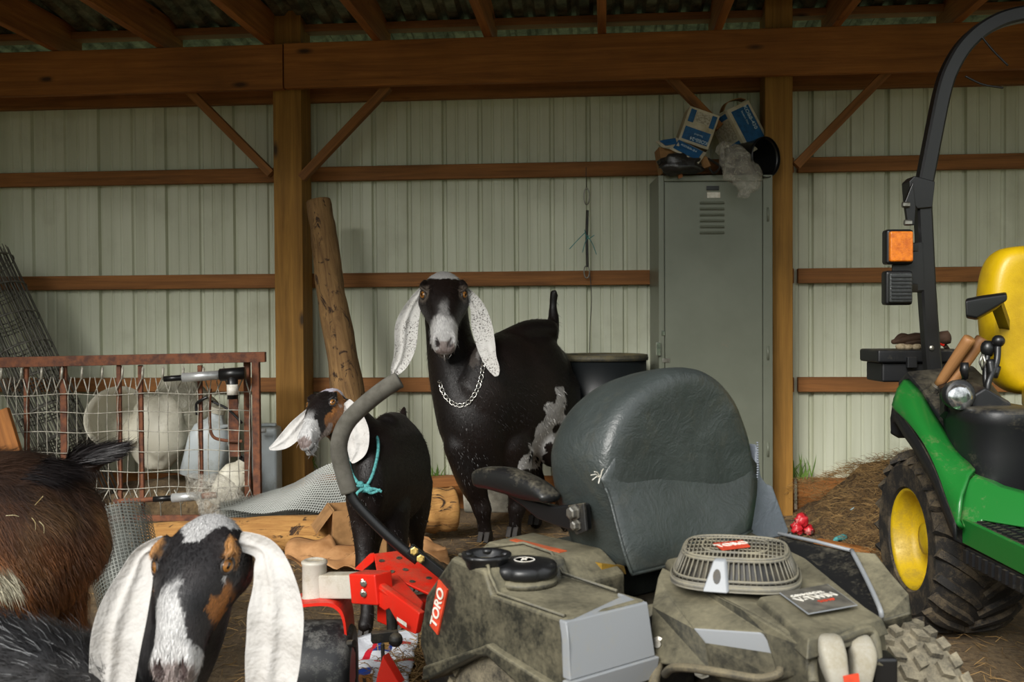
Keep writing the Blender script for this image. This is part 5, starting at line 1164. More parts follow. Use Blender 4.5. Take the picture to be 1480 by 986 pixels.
onl(1021, 269, 1039, 275, M['clean_black'], 'number_plate'); onl(1022, 278, 1041, 286, M['white_decal'], 'paper_tag', .001, 'torn white paper tag')
onl(948, 495, 954, 514, M['chrome'], 'handle', .02, 'bright latch handle'); onl(956, 478, 961, 485, M['chrome'], 'lock', .006); onl(957, 518, 968, 524, M['metal'], 'hasp', .004)
for y in (300, 500, 640):
    a = P(1110, y, LO-.012); b = MB(); b.cyl(a, a-V((0, 0, .07)), .006, n=8); b.build('hinge', M['locker'], lk, smooth=True)
M['box_card'] = pm('white_carton', 'c8c0aa', 'a89c80', 12, rough=.8); M['box_blue'] = pm('blue_print', '1c5a8c', '174a74', 30, rough=.7); M['kraft'] = pm('brown_card', '9c7448', '7c5a34', 14, rough=.9); M['box_text'] = pm('box_text', 'bcd0dc', '9ab0c0', 60, rough=.7); M['label_paper'] = pm('label_paper', 'bdb6a4', '9a9280', 90, rough=.8, a=.45, b=.55)
def carton(o, ex, ey, ez, sx, sy, sz, label, faces, name='carton'):
    # o: front-lower-left corner, ex right, ey back, ez up
    r = thing(name, o, label, 'box', 'blue and white cartons piled on the locker'); b = MB(); b.box(o+ex*(sx/2)+ey*(sy/2)+ez*(sz/2), sx, sy, sz, ex, ey, ez); bd_ = b.build('body', M['box_card'], r, bevel=.003)
    for (face, u0, v0, u1, v1, m, nm) in faces:
        b = MB()
        if face == 'f': q = lambda u, v: o+ex*(u*sx)+ez*(v*sz)-ey*.001; n_ = -ey*.001
        else: q = lambda u, v: o+ez*(sz+.001)+ex*(u*sx)+ey*(v*sy); n_ = ez*.001
        b.prism([q(u0, v0), q(u1, v0), q(u1, v1), q(u0, v1)], n_); b.build(nm, m, bd_)
    return r, bd_
YL = 5.2
def frame_from(px, Y):  # three image points: corner, right end, top end -> frame
    c, r_, u_ = [P(x, y, Y) for x, y in px]; ex = (r_-c); ez = (u_-c); sx = ex.length; sz = ez.length; ex.normalize(); ez = (ez-ex*ez.dot(ex)).normalized(); ey = ez.cross(ex); ey = ey if ey.y > 0 else -ey
    return c, ex, ey, ez, sx, sz
# right carton
c, ex, ey, ez, sx, sz = frame_from(((1083, 222), (1116, 203), (1043, 162)), 5.20)
sx = (P(1118, 203, 5.2)-c).length*1.9; c2 = P(1083, 222, 5.2)
ex2 = (P(1117, 204, 5.2)-c2).normalized(); ez2 = (P(1042, 164, 5.2)-c2); L2 = ez2.length; ez2 = (ez2-ex2*ez2.dot(ex2)).normalized(); ey2 = ez2.cross(ex2); ey2 = ey2 if ey2.y > 0 else -ey2
# rotate it so that two sides show
R_ = Matrix.Rotation(math.radians(28), 3, ez2); exr = R_ @ ex2; eyr = R_ @ ey2
r_, bd_ = carton(c2, exr, eyr, ez2, .165, .16, L2, 'upright blue and white carton leaning right, the highest on the locker', [('f', .12, .08, .88, .92, M['box_blue'], 'blue_panel')], 'carton')
b = MB(); q = lambda u, v: c2+eyr*(u*.16)+ez2*(v*L2)-exr*.0015
for (u0, v0, u1, v1, m) in ((.12, .06, .88, .34, 'box_blue'), (.12, .38, .62, .80, 'label_paper'), (.12, .84, .88, .95, 'box_blue'), (.70, .38, .88, .80, 'label_paper')):
    b = MB(); b.prism([q(u0, v0), q(u1, v0), q(u1, v1), q(u0, v1)], -exr*.001); b.build('side_print', M[m], bd_)
text('lettering', 'KOBB-430', c2+exr*.118+ez2*(L2*.66)-eyr*.003, -ez2, exr, .030, M['box_text'], bd_, bold=.02); text('lettering', 'Stretch Film', c2+exr*.085+ez2*(L2*.70)-eyr*.003, -ez2, exr, .016, M['box_text'], bd_)
b = MB(); pt = cr([P(1046, 160, 5.24), P(1052, 148, 5.25), P(1068, 142, 5.26), P(1078, 144, 5.26)], 4); b.rings([[p+V((0, 0, 0)), p+V((.0, .10, .01))] for p in [V(p) for p in pt]], cap=False, closed=False); b.build('open_flap', M['kraft'], bd_, solid=.004, norm=False)
# middle carton (upper left)
c3 = P(980, 202, 5.17); ex3 = (P(1020, 216, 5.17)-c3).normalized(); ez3 = (P(1001, 154, 5.17)-c3); L3 = ez3.length; ez3 = (ez3-ex3*ez3.dot(ex3)).normalized(); ey3 = ez3.cross(ex3); ey3 = ey3 if ey3.y > 0 else -ey3
r3, bd3 = carton(c3, ex3, ey3, ez3, .160, .15, L3, 'small blue and white carton tilted on the left of the locker, above the opened one',
   [('f', .08, .08, .92, .44, M['box_blue'], 'blue_panel'), ('f', .08, .58, .26, .94, M['box_blue'], 'blue_panel'), ('f', .28, .64, .76, .92, M['label_paper'], 'label'), ('f', .78, .58, .94, .94, M['box_blue'], 'blue_panel')], 'carton')
text('lettering', 'KOBB-24', c3+ex3*.10+ez3*(L3*.16)-ey3*.003, -ex3, -ez3, .024, M['box_text'], bd3, bold=.02); text('lettering', 'Standard', c3+ex3*.09+ez3*(L3*.30)-ey3*.003, -ex3, -ez3, .013, M['box_text'], bd3)
b = MB(); b.prism([c3+ex3*.161+ez3*(L3*.1)+ey3*.01, c3+ex3*.161+ez3*(L3*.6)+ey3*.01, c3+ex3*.161+ez3*(L3*.6)+ey3*.10, c3+ex3*.161+ez3*(L3*.1)+ey3*.10], ex3*.001); b.build('torn_patch', M['kraft'], bd3)
# opened carton lying under it
c4 = P(960, 232, 5.15); 
r4 = thing('carton', P(980, 250, 5.2), 'torn opened carton with a blue flap, lowest on the left of the locker', 'box', 'blue and white cartons piled on the locker')
b = MB(); fl = [P(978, 200, 5.12), P(1021, 221, 5.12), P(1010, 236, 5.05), P(968, 214, 5.05)]; b.prism(fl, V((0, .004, -.004))); f1 = b.build('front_flap', M['box_card'], r4)
m_ = sum(fl, V((0, 0, 0)))/4; b = MB(); b.prism([m_+(p-m_)*.82+V((0, -.003, .003)) for p in fl], V((0, -.001, .001))); b.build('blue_panel', M['box_blue'], f1)
xd = (fl[1]-fl[0]).normalized(); yd = (fl[0]-fl[3]).normalized(); text('lettering', 'KOBB-24', m_+V((0, -.006, .006))+yd*.012, xd, yd, .022, M['box_text'], f1, bold=.02)
fl = [P(948, 204, 5.13), P(979, 199, 5.13), P(982, 210, 5.07), P(960, 213, 5.07)]; b = MB(); b.prism(fl, V((0, .004, -.004))); f2 = b.build('side_flap', M['box_card'], r4); m_ = sum(fl, V((0, 0, 0)))/4
b = MB(); b.prism([m_+(p-m_)*.75+V((0, -.003, .003)) for p in fl], V((0, -.001, .001))); b.build('blue_panel', M['box_blue'], f2)
b = MB(); b.prism([P(952, 212, 5.1), P(1022, 226, 5.1), P(1028, 240, 5.1), P(1000, 250, 5.1), P(958, 250, 5.1)], V((0, .16, 0))); b.build('tray', M['kraft'], r4, bevel=.004)
M['dark_film'] = pm('dark_plastic_film', '2a2926', '17171a', 16, rough=.3, bump=.01, bs=26)
def blob(name, c, r, sc, m, label, cat, seed=1, amp=.3, fr=9, sub=36, group=None):
    b = MB(); b.ball(V((0, 0, 0)), 1, sub//2, (1, 1, 1)); c = V(c)
    for i, p in enumerate(b.v):
        k = 1+amp*noise.noise(p*1.6+V((seed, 0, 0)))+amp*.5*abs(noise.noise(p*fr*.5+V((0, seed, 0)))); b.v[i] = c+V((p.x*sc[0], p.y*sc[1], p.z*sc[2]))*(r*k)
    return tag(b.build(name, m, None, smooth=True), label, cat, group)
blob('plastic_bag', P(982, 238, 5.08), .10, (1.15, .55, .50), M['dark_film'], 'crumpled dark plastic bag at the left front of the locker top', 'bag', 3, .35)
M['clear_film'] = NT('clear_film'); t = M['clear_film']; co = t.coord(); t.set(col=srgb('cfcabc'), rough=.18, alpha=t.ramp(t.noise(co, 24, 5, .7, 1.5), .35, .7, (.06, .06, .06, 1), (.62, .62, .62, 1))); t.bump(t.noise(co, 30, 5, .7, 2), .02, .9); M['clear_film'] = t.m
cb = MB(); loftv(cb, [(P(1048, 216, 5.03), .05, .035), (P(1058, 228, 5.02), .075, .05), (P(1072, 250, 5.0), .085, .055), (P(1078, 268, 4.99), .065, .045), (P(1076, 280, 4.99), .03, .03)], (1, 0, 0), 6, 30)
for i, p in enumerate(cb.v): cb.v[i] = p+V((noise.noise(p*16), noise.noise(p*16+V((5, 0, 0))), noise.noise(p*16+V((0, 7, 0)))))*.030
tag(cb.build('plastic_bag', M['clear_film'], None, smooth=True), 'crumpled clear plastic bag hanging over the locker front', 'bag')
tb_ = thing('black_bucket', P(1100, 250, 5.2), 'black round bucket lying on its side on the locker top', 'bucket')
b = MB(); c = P(1108, 227, 5.10); b.lathe(c, (-.55, .8, 0), [(.098, 0), (.102, .0), (.102, .02), (.095, .022), (.085, .24), (.002, .24), (.002, .235), (.082, .235), (.094, .02)], 36, cap=False); b.build('shell', M['clean_black'], tb_, smooth=True, auto=40)
b = MB(); b.tube(cr([P(1020, 228, 5.12), P(1040, 240, 5.05), P(1032, 250, 5.08), P(1025, 243, 5.1)], 5), .006, 6); tag(b.build('film_strip', M['dark_film'], None, smooth=True), 'twisted dark strip of film between the bags on the locker', 'plastic scrap')
b = MB(); b.prism([P(979, 251, 5.09), P(986, 249, 5.09), P(987, 256, 5.09), P(981, 258, 5.09)], V((0, .004, 0))); tag(b.build('tape_scrap', pm('orange_tape', 'a8693a', rough=.7), None), 'small orange-brown scrap at the locker top edge below the dark bag', 'scrap')
# ================================================================ barrel, hanging strap
br_ = thing('barrel', V((P(868, 540, 5.22).x, 5.24, 0)), 'dark open-topped barrel standing against the wall behind the black goat', 'barrel')
bz = P(868, 514, 5.02).z; c = V((br_.location.x+.0, 5.24, 0)); R_b = .235
b = MB(); b.lathe(c, (0, 0, 1), [(R_b*.97, 0), (R_b, .02), (R_b, .28), (R_b*1.03, .295), (R_b, .31), (R_b, .58), (R_b*1.03, .595), (R_b, .61), (R_b, bz-.03), (R_b-.01, bz-.03), (R_b-.012, .04), (.002, .04)], 48, cap=False)
b.build('shell', dusty('barrel_paint', '14181a', '3c3f3a', .2, .42, 5, .1), br_, smooth=True, auto=50)
b = MB(); b.lathe(c+V((0, 0, bz-.03)), (0, 0, 1), [(R_b-.014, 0), (R_b+.008, 0), (R_b+.010, .012), (R_b+.006, .028), (R_b-.006, .030), (R_b-.014, .02), (R_b-.014, 0)], 48, cap=False); b.build('rim', dusty('barrel_rim', '2a2c2a', '756a48', .5, .5, 9, .3), br_, smooth=True, auto=50)
b = MB(); b.lathe(c+V((0, 0, bz-.05)), (0, 0, 1), [(R_b-.015, 0), (.002, .006)], 32); b.build('contents', pm('barrel_feed', '6a5c38', '4a3e26', 30, rough=.95, bump=.01, bs=80), br_)
hs = thing('hanging_tether', PW(848, 580, .06), 'thin cord with metal snap hooks and teal twine hanging on the wall', 'tether')
O = .07
b = MB(); b.tube([PW(x, y, O) for x, y in ((847, 242), (847, 260), (848, 275))], .002, 5); b.tube([PW(x, y, O) for x, y in ((849, 304), (848, 340), (849, 386))], .0075, 6); b.tube(cr([PW(x, y, O) for x, y in ((852, 390), (855, 430), (853, 470), (852, 520))], 5), .0022, 5); b.build('cord', M['dark_steel'], hs)
for y0, y1 in ((272, 296), (384, 402)):
    b = MB(); m = (y0+y1)/2; h = (y1-y0)/2; b.tube([PW(848+4*math.cos(a), m+h*math.sin(a), O) for a in [6.283*k/16 for k in range(16)]], .0035, 6, closed=True); b.build('snap_hook', M['metal'], hs, smooth=True)
b = MB()
for q in ([(846, 336), (836, 346), (823, 360)], [(848, 340), (856, 352), (862, 368)], [(845, 332), (849, 345), (859, 340)], [(852, 340), (846, 350), (842, 365)]): b.tube(cr([PW(x, y, O+.012) for x, y in q], 4), .0022, 5)
b.build('twine', M['rope'], hs)['label'] = 'teal twine knot'
# ================================================================ leaning post and logs
def bark(name, c1, c2): 
    t = NT(name); g = t.coord('UV', (2, 14, 1)); n = t.noise(g, 1.6, 8, .7, 1.2); c = t.mix(t.ramp(n, .35, .65), srgb(c1), srgb(c2)); c = t.mix(t.ramp(t.noise(t.coord('UV', (5, 9, 1)), 1, 5, .7, 2), .56, .62), c, srgb('33200f')); t.set(col=c, rough=.85); t.bump(n, .012, .8); return t.m
M['log'] = bark('peeled_log', 'b88a4c', '8a5c2c'); M['oldlog'] = bark('old_log', '967448', '664a2a')
def log(name, pts, m, label, cat, group=None, n=20, wob=.12):
    b = MB(); q = cr([(*p, r) for p, r in pts], 8); rings = []
    for i, p in enumerate(q):
        c = V(p[:3]); t = (V(q[min(i+1, len(q)-1)][:3])-V(q[max(i-1, 0)][:3])).normalized(); a = V((0, -1, .1)); a = (a-t*a.dot(t)).normalized(); bb = t.cross(a)
        rings.append([c+(a*math.cos(6.283*k/n)+bb*math.sin(6.283*k/n))*p[3]*(1+wob*noise.noise(V((math.cos(6.283*k/n)*1.2, math.sin(6.283*k/n)*1.2, i*.35+p[0])))) for k in range(n)])
    b.rings(rings); o = b.build(name, m, None, smooth=True, auto=60); return tag(o, label, cat, group)
log('fence_post', [(P(461, 291, 5.36), .062), (P(468, 340, 5.32), .068), (P(480, 430, 5.22), .072), (P(495, 520, 5.12), .078), (P(514, 640, 4.98), .085), (P(527, 715, 4.90), .088), (V((P(533, 745, 4.86).x, 4.86, .02)), .088)], M['oldlog'], 'weathered wooden post leaning against the wall beside the left timber column', 'post')
def zlog(x0, y0, x1, y1, r0, r1, Y0, Y1): a = P(x0, y0, Y0); c = P(x1, y1, Y1); a.z = r0*.95; c.z = r1*.95; m = (a+c)/2; return [(a, r0), (m+V((0, 0, .005)), (r0+r1)/2), (c, r1)]
log('log', zlog(195, 770, 484, 762, .055, .085, 4.55, 4.45), M['log'], 'long peeled log lying on the dirt below the mesh panel', 'log')
log('log', [(P(596, 742, 4.62), .095), (P(625, 738, 4.66), .10), (P(655, 735, 4.70), .10)], M['log'], 'short thick log lying behind the goat kid', 'log')
b = MB(); b.beam(PW(500, 706, .30), PW(668, 694, .26), .09, .05); tag(b.build('plank', M['timber'], None, bevel=.004), 'short plank resting behind the short log at the wall', 'plank')
b = MB(); q_ = [P(668, 712, 4.98), P(676, 690, 5.02), P(735, 686, 5.04), P(752, 700, 5.0), P(752, 742, 4.95), P(670, 742, 4.92)]; b.prism([V((p.x, p.y, max(.0, p.z))) for p in q_], V((.02, .14, 0)))
tag(b.build('stone_block', pm('concrete', '8f8a7c', '6d685c', 20, rough=.9, bump=.004), None, bevel=.012), 'grey concrete block on the dirt behind the tall goat', 'block')
# ================================================================ rusty panel, wire mesh
M['rust'] = pm('rusty_steel', '7c4c32', '50342a', 26, rough=.85, bump=.003, bs=120); M['wire'] = pm('galvanised_wire', 'b8b4a6', '8c887c', 60, rough=.45, metal=.15); M['silver'] = pm('polished_tube', 'cfd1d1', 'aeb0b0', 12, rough=.35, metal=.55)
GY = 5.0
gt = thing('wire_gate', V((P(200, 740, GY).x, GY, 0)), 'rusty steel gate frame filled with woven wire, standing on the left', 'gate')
def gp_(x, y, dy=0): return P(x, y, GY+dy)
def gtube(nm, pts, w, m='rust', d=None): b = MB(); b.beam(pts[0], pts[1], w, d or w, V((0, 1, 0))); return b.build(nm, M[m], gt, bevel=.003)
gtube('top_rail', (gp_(-190, 528), gp_(384, 516)), .05, d=.035)
gtube('end_post', (gp_(370, 522), gp_(373, 748)), .036, d=.036); gtube('end_post', (gp_(357, 524, .05), gp_(359, 725, .05)), .03)
for x in (38, 92, 172, 203, 289): gtube('upright', (gp_(x, 528, .012), gp_(x+2 if x != 203 else x+3, 748 if x in (172, 203) else 740, .012)), .022 if x != 92 else .032, d=.02)
gtube('bottom_rail', (gp_(-190, 752), gp_(374, 748)), .03, d=.02)
b = MB(); 
xs = [-180+ 14.6*k for k in range(39)]
for k, x in enumerate(xs):
    if x > 366: continue
    pts = [gp_(x+((k % 2)*2-1)*(5 if y in (545, 722) else 0)+1.2*math.sin(k*2.1+y), y, -.006) for y in (545, 572, 590, 610, 640, 670, 700, 722)]
    b.tube(pts, .0024, 4)
for j, y in enumerate((572, 598, 626, 655, 684, 708)):
    pts = [gp_(x, y-(x)*.012+1.5*math.sin(x*.05+j), -.009) for x in range(-180, 370, 12)]; b.tube(pts, .0023, 4)
for k, x in enumerate(xs[::2]):
    if x > 360: continue
    b.tube([gp_(x-6, 572, -.006), gp_(x+5, 548, -.006), gp_(x+7, 530, -.008)], .0034, 4); b.tube([gp_(x+16, 572, -.006), gp_(x+9, 548, -.006)], .0034, 4); b.cyl(gp_(x+6, 548, -.01), gp_(x+7, 532, -.01), .0065, n=6)
    b.tube([gp_(x-6, 708, -.006), gp_(x+3, 728, -.006), gp_(x+4, 746, -.008)], .0034, 4); b.tube([gp_(x+16, 708, -.006), gp_(x+5, 728, -.006)], .0034, 4)
b.build('wire_mesh', M['wire'], gt, smooth=True)
# linear actuators: silver rams with black motors
def actuator(x0, y0, x1, y1, Y, label):
    r = thing('gate_opener', P((x0+x1)/2, max(y0, y1)+6, Y), label, 'gate opener'); p0, p1 = P(x0, y0, Y), P(x1, y1, Y); d = (p1-p0).normalized()
    b = MB(); b.cyl(p0, p1, .022, n=18); b.build('ram', M['silver'], r, smooth=True, auto=40)
    b = MB(); b.cyl(p0-d*.09, p0, .014, n=12); b.build('rod', M['clean_black'], r, smooth=True, auto=40)
    return r, p1, d
r, p1, d = actuator(264, 546, 318, 542, 4.92, 'silver gate opener arm with a black motor, fixed near the top of the rusty panel')
b = MB(); b.cyl(p1, p1+d*.12, .030, n=16); b.cyl(p1+d*.06, p1+d*.06+V((0, 0, -.12)), .026, n=16); b.build('motor', M['clean_black'], r, smooth=True, auto=40)
b = MB(); b.cyl(p1+d*.06+V((0, -.002, -.05)), p1+d*.06+V((0, -.002, -.10)), .0268, n=16); b.build('motor_label', M['white_decal'], r, smooth=True)
b = MB(); b.beam(p1+d*.06, p1+d*.06+V((0, .09, .0)), .03, .03); b.build('bracket', M['rust'], r)
r, p1, d = actuator(249, 720, 292, 717, 4.90, 'silver gate opener arm lying low behind the bottom of the wire panel')
b = MB(); b.cyl(p1, p1+d*.07, .016, n=12); b.cyl(P(165, 725, 4.92), P(238, 721, 4.90), .012, n=10); b.build('shaft', M['rust'], r, smooth=True, auto=40)
# rusty hook bracket at the end of the panel
b = MB(); b.tube(cr([P(304, 562, 5.05), P(303, 600, 5.05), P(306, 628, 5.05), P(320, 636, 5.05), P(350, 638, 5.05)], 5), .008, 8); b.beam(P(336, 560, 5.08), P(340, 660, 5.08), .05, .02, V((0, 1, 0))); b.build('hook_bracket', M['rust'], gt, smooth=False)
b = MB(); b.tube(cr([P(285, 600, 5.0), P(284, 585, 5.0), P(292, 578, 4.98), P(300, 574, 4.98)], 4), .008, 8); b.tube(cr([P(306, 580, 5.02), P(330, 592, 5.02), P(350, 612, 5.02)], 4), .006, 8); b.build('cable', M['clean_black'], gt, smooth=True)
# ---- containers behind the panel
M['white_tub'] = dusty('white_tub', 'd0ccba', '8a7f62', .35, .45, 5, .2); M['blue_jug'] = dusty('blue_jug', 'b4bcbe', '7d7a66', .35, .4, 6, .2); M['grey_bag'] = NT('grey_bag'); t = M['grey_bag']; co = t.coord(); t.set(col=t.mix(t.ramp(t.noise(co, 8, 5), .4, .7), srgb('a8a593'), srgb('7d7868')), rough=.35); t.bump(t.noise(co, 14, 5, .6, 1.5), .03, .7); M['grey_bag'] = t.m
tubc = P(172, 665, 5.36); tu = thing('tub', V((tubc.x, 5.38, 0)), 'off-white plastic tub behind the wire panel, left of the others', 'tub')
b = MB(); c = V((tubc.x, 5.36, .20)); axd = V((.1, -.9, .35)); b.lathe(P(178, 612, 5.38), axd, [(.001, -.10), (.13, -.10), (.15, .08), (.165, .10), (.168, .12), (.160, .12), (.142, .08), (.12, -.09), (.001, -.09)], 32, cap=False); b.build('shell', M['white_tub'], tu, smooth=True, auto=45)
blob('sack', P(230, 622, 5.33), .16, (1.0, .6, 1.15), M['white_tub'], 'pale crumpled feed sack behind the middle of the wire panel', 'sack', 5, .25)
blob('bag', P(262, 590, 5.38), .15, (1.1, .5, 1.0), M['grey_bag'], 'greyish translucent bag slumped behind the wire panel', 'bag', 8, .3)
def jug(cx, cy, Y, w, h, d, m, label, tilt=0):
    r = thing('jug', P(cx, cy, Y), label, 'jug'); a = P(cx, cy, Y); R = Matrix.Rotation(tilt, 3, 'Y'); b = MB(); rg = []
    for z, k in ((0, .9), (.01, 1), (.62, 1), (.80, .85), (.92, .42), (1.0, .30), (1.04, .30)):
        rg.append([a+R @ V((math.copysign(abs(math.cos(th))**.5, math.cos(th))*w/2*k, math.copysign(abs(math.sin(th))**.5, math.sin(th))*d/2*k, z*h)) for th in [6.283*i/20 for i in range(20)]])
    b.rings(rg); b.build('body', m, r, smooth=True, auto=50)
    b = MB(); b.cyl(a+R @ V((0, 0, h*1.03)), a+R @ V((0, 0, h*1.12)), w*.17, n=14); b.build('cap', M['clean_black'] if w < .2 else M['white_tub'], r)
    b = MB(); b.tube([a+R @ V(v) for v in ((w*.2, -d*.3, h*.86), (w*.42, -d*.3, h*.92), (w*.48, -d*.3, h*.70), (w*.44, -d*.3, h*.60))], .012, 8); b.build('handle', m, r, smooth=True)
    return r
jug(292, 690, 5.26, .22, .33, .16, M['blue_jug'], 'pale blue plastic jug behind the right part of the wire panel', .25)
jug(318, 728, 5.12, .15, .24, .13, M['white_tub'], 'small whitish jug with a dark cap leaning near the bottom right of the panel', .5)
cc_ = thing('water_container', P(396, 702, 5.32), 'tall narrow whitish container standing between the panel and the timber column', 'container')
b = MB(); a = P(384, 705, 5.3); b.box(V((a.x, 5.34, .24)), .13, .14, .44); b.build('body', M['blue_jug'], cc_, bevel=.018)
b = MB(); b.cyl(P(372, 623, 5.2), P(384, 622, 5.2), .012, n=10); b.build('spout', M['silver'], cc_)
b = MB(); b.box(V((a.x, 5.34, .47)), .10, .03, .015); b.build('handle', M['blue_jug'], cc_, bevel=.004)
cb = MB(); loftv(cb, [(P(285, 700, 4.86), .05, .05), (P(300, 712, 4.84), .09, .07), (P(320, 726, 4.82), .10, .07), (P(345, 735, 4.82), .05, .05)], (0, 0, 1), 6, 26)
for i, p in enumerate(cb.v): cb.v[i] = p+V((noise.noise(p*18), noise.noise(p*18+V((5, 0, 0))), noise.noise(p*18+V((0, 7, 0)))))*.035
tag(cb.build('plastic_bag', M['clear_film'], None, smooth=True), 'crumpled clear plastic at the foot of the wire panel', 'bag')
# dirt heap behind panel
def heap(name, f, x0, x1, y0, y1, m, label=None, n=50, kind='stuff', cat='dirt'):
    b = MB()
    for j in range(n+1):
        for i in range(n+1):
            x = x0+(x1-x0)*i/n; y = y0+(y1-y0)*j/n; e = min(1, 6*min(i, n-i)/n, 6*min(j, n-j)/n)
            b.v.append(V((x, y-.089*x+.0, max(-.03, f(x, y)*e-.02+.02*noise.noise(V((x*14, y*14, 0)))))))
    for j in range(n):
        for i in range(n): k = j*(n+1)+i; b.face((k, k+1, k+n+2, k+n+1))
    o = b.build(name, m, None, smooth=True, norm=False); return tag(o, label, cat, None, kind)
heap('dirt_heap', lambda x, y: .16+.05*noise.noise(V((x*3, y*3, 2))), -2.3, -1.35, 4.96, 5.50, M['dirt'], 'low heap of dark dirt behind the wire panel', 40)
# ---- roll of fence wire leaning at the far left
rl = thing('wire_roll', V((P(60, 745, 5.2).x, 5.25, 0)), 'dark rolled-up fence wire leaning against the wall at the far left', 'wire roll')
p0 = P(118, 745, 5.12); p0.z = .02; p0.y = 5.28; p1 = P(-30, 372, 5.52); d = (p1-p0).normalized(); a = V((0, -1, 0)); a = (a-d*a.dot(d)).normalized(); q = d.cross(a); Lr = (p1-p0).length
M['dark_wire'] = pm('dark_wire', '77756c', '54524a', 40, rough=.6, metal=.2)
b = MB()
for lay, (R_, n_) in enumerate(((.155, 30), (.13, 24), (.10, 18), (.07, 12))):
    for k in range(n_): th = 6.283*k/n_+lay*.3; o_ = a*math.cos(th)*R_+q*math.sin(th)*R_; b.tube([p0+o_, p0+d*(Lr*.5)+o_*1.03, p1+o_*.97], .003, 4)
    for k in range(9): z = Lr*(.04+.92*k/8)+lay*.012; b.tube([p0+d*z+a*math.cos(6.283*i/24)*R_*1.01+q*math.sin(6.283*i/24)*R_*1.01 for i in range(24)], .004, 4, closed=True)
b.build('wires', M['dark_wire'], rl, smooth=True)
b = MB(); q0 = P(40, 700, 4.80); q0.z = .03; b.beam(q0, P(-10, 598, 4.92), .16, .03, V((0, -1, 0)))
tag(b.build('board', M['timber'], None, bevel=.004), 'tan board behind the brown goat at the left edge', 'board')
# ---- rolls of fine mesh
def meshmat(name, col, sc, gap=.5):
    t = NT(name); uv = t.n('TexCoord'); sx = t.n('SeparateXYZ'); t.l(uv.outputs['UV'], sx.inputs[0]); f = []
    for k in (0, 1):
        m = t.math('FRACT', t.math('MULTIPLY', sx.outputs[k], sc)); f.append(t.math('GREATER_THAN', m, gap))
    a = t.math('MAXIMUM', f[0], f[1]); t.set(col=srgb(col), rough=.5, metal=.3, alpha=a); return t.m
M['fine_mesh'] = meshmat('fine_mesh', '74766f', 85, .76); M['window_screen'] = meshmat('screen', '7d7f7a', 90, .62)
def mroll(name, pts, turns, m, label, n=64, sp=.006, aspect=1.0):
    p0, r0, p1, r1 = pts; d = (p1-p0).normalized(); a = V((0, 0, 1)); a = (a-d*a.dot(d)).normalized(); q = d.cross(a); b = MB(); rings = []
    N = int(turns*n)
    for i in range(N+1):
        th = 6.283*i/n; k = 1-.12*i/n
        rings.append([p0+(a*math.cos(th)*aspect+q*math.sin(th))*r0*k, p0*.75+p1*.25+(a*math.cos(th)*aspect+q*math.sin(th))*(r0*.75+r1*.25)*k, p0*.5+p1*.5+(a*math.cos(th)*aspect+q*math.sin(th))*(r0+r1)*.5*k, p0*.25+p1*.75+(a*math.cos(th)*aspect+q*math.sin(th))*(r0*.25+r1*.75)*k, p1+(a*math.cos(th)*aspect+q*math.sin(th))*r1*k])
    o = len(b.v)
    for r in rings: b.v += r
    L_ = (p1-p0).length
    for i in range(N):
        for j in range(4):
            u0 = 6.283*i/n*r0; u1 = 6.283*(i+1)/n*r0
            b.face((i*5+j, i*5+j+1, (i+1)*5+j+1, (i+1)*5+j), [(L_*j/4, u0), (L_*(j+1)/4, u0), (L_*(j+1)/4, u1), (L_*j/4, u1)])
    return tag(b.build(name, m, None, smooth=True, norm=False), label, 'mesh roll')
a0 = P(318, 735, 4.72); a1 = P(505, 690, 4.98); a0.z = .10; a1.z = .14
mroll('mesh_roll', (a0, .085, a1, .13), 3.3, M['fine_mesh'], 'roll of grey window-screen mesh lying in front of the panel, pointing at the kid', aspect=.9)
# upright crushed roll between the two left goats
a0 = P(205, 1000, 3.0); a0.z = .04; a1 = P(165, 750, 3.25)
mroll('mesh_roll', (a0, .10, a1, .115), 3.2, M['fine_mesh'], 'roll of fine hardware cloth between the brown goat and the near goat', aspect=1)
b = MB(); rings = []
for j in range(13):
    t_ = j/12; rings.append([P(300+15*t_*3+i*16, 740-(i*7+10)*t_*1.0-3*math.sin(i), 4.62+.05*t_) for i in range(13)])
for r in rings: b.v += r
for j in range(12):
    for i in range(12):
        k = j*13+i; b.face((k, k+1, k+14, k+13), [(i*.05, j*.02), (i*.05+.05, j*.02), (i*.05+.05, j*.02+.02), (i*.05, j*.02+.02)])
tag(b.build('screen_sheet', M['window_screen'], None, smooth=True, norm=False), 'loose translucent sheet of screen mesh standing over the lying roll', 'screen mesh')
# ================================================================ paper, box, feed bag
def crumple(name, pts, m, label, cat, amp=.03, fr=9, th=.003, seed=0, n=14, group=None):   # a quad sheet, crumpled
    A, B, Cc, D = [V(p) for p in pts]; b = MB()
    for j in range(n+1):
        for i in range(n+1):
            u, v = i/n, j/n; p = A*(1-u)*(1-v)+B*u*(1-v)+Cc*u*v+D*(1-u)*v; q = p*fr+V((seed, 0, 0))
            p = p+V((noise.noise(q+V((7, 0, 0)))*.6, noise.noise(q+V((0, 9, 0)))*.6, abs(noise.noise(q))*1.6))*amp; p.z = max(p.z, .012); b.v.append(p)
    for j in range(n):
        for i in range(n): k = j*(n+1)+i; b.face((k, k+1, k+n+2, k+n+1), [(i/n, j/n), ((i+1)/n, j/n), ((i+1)/n, (j+1)/n), (i/n, (j+1)/n)])
    return tag(b.build(name, m, None, smooth=True, solid=th, norm=False), label, cat, group)
M['paper'] = pm('brown_paper', 'b8895a', '96683c', 10, rough=.85)
crumple('paper_sack', [PZ(400, 832, .03), PZ(505, 812, .03), PZ(478, 782, .10), PZ(420, 785, .08)], M['paper'], 'crumpled brown paper lying on the dirt beside the small carton', 'paper', .07, 7)
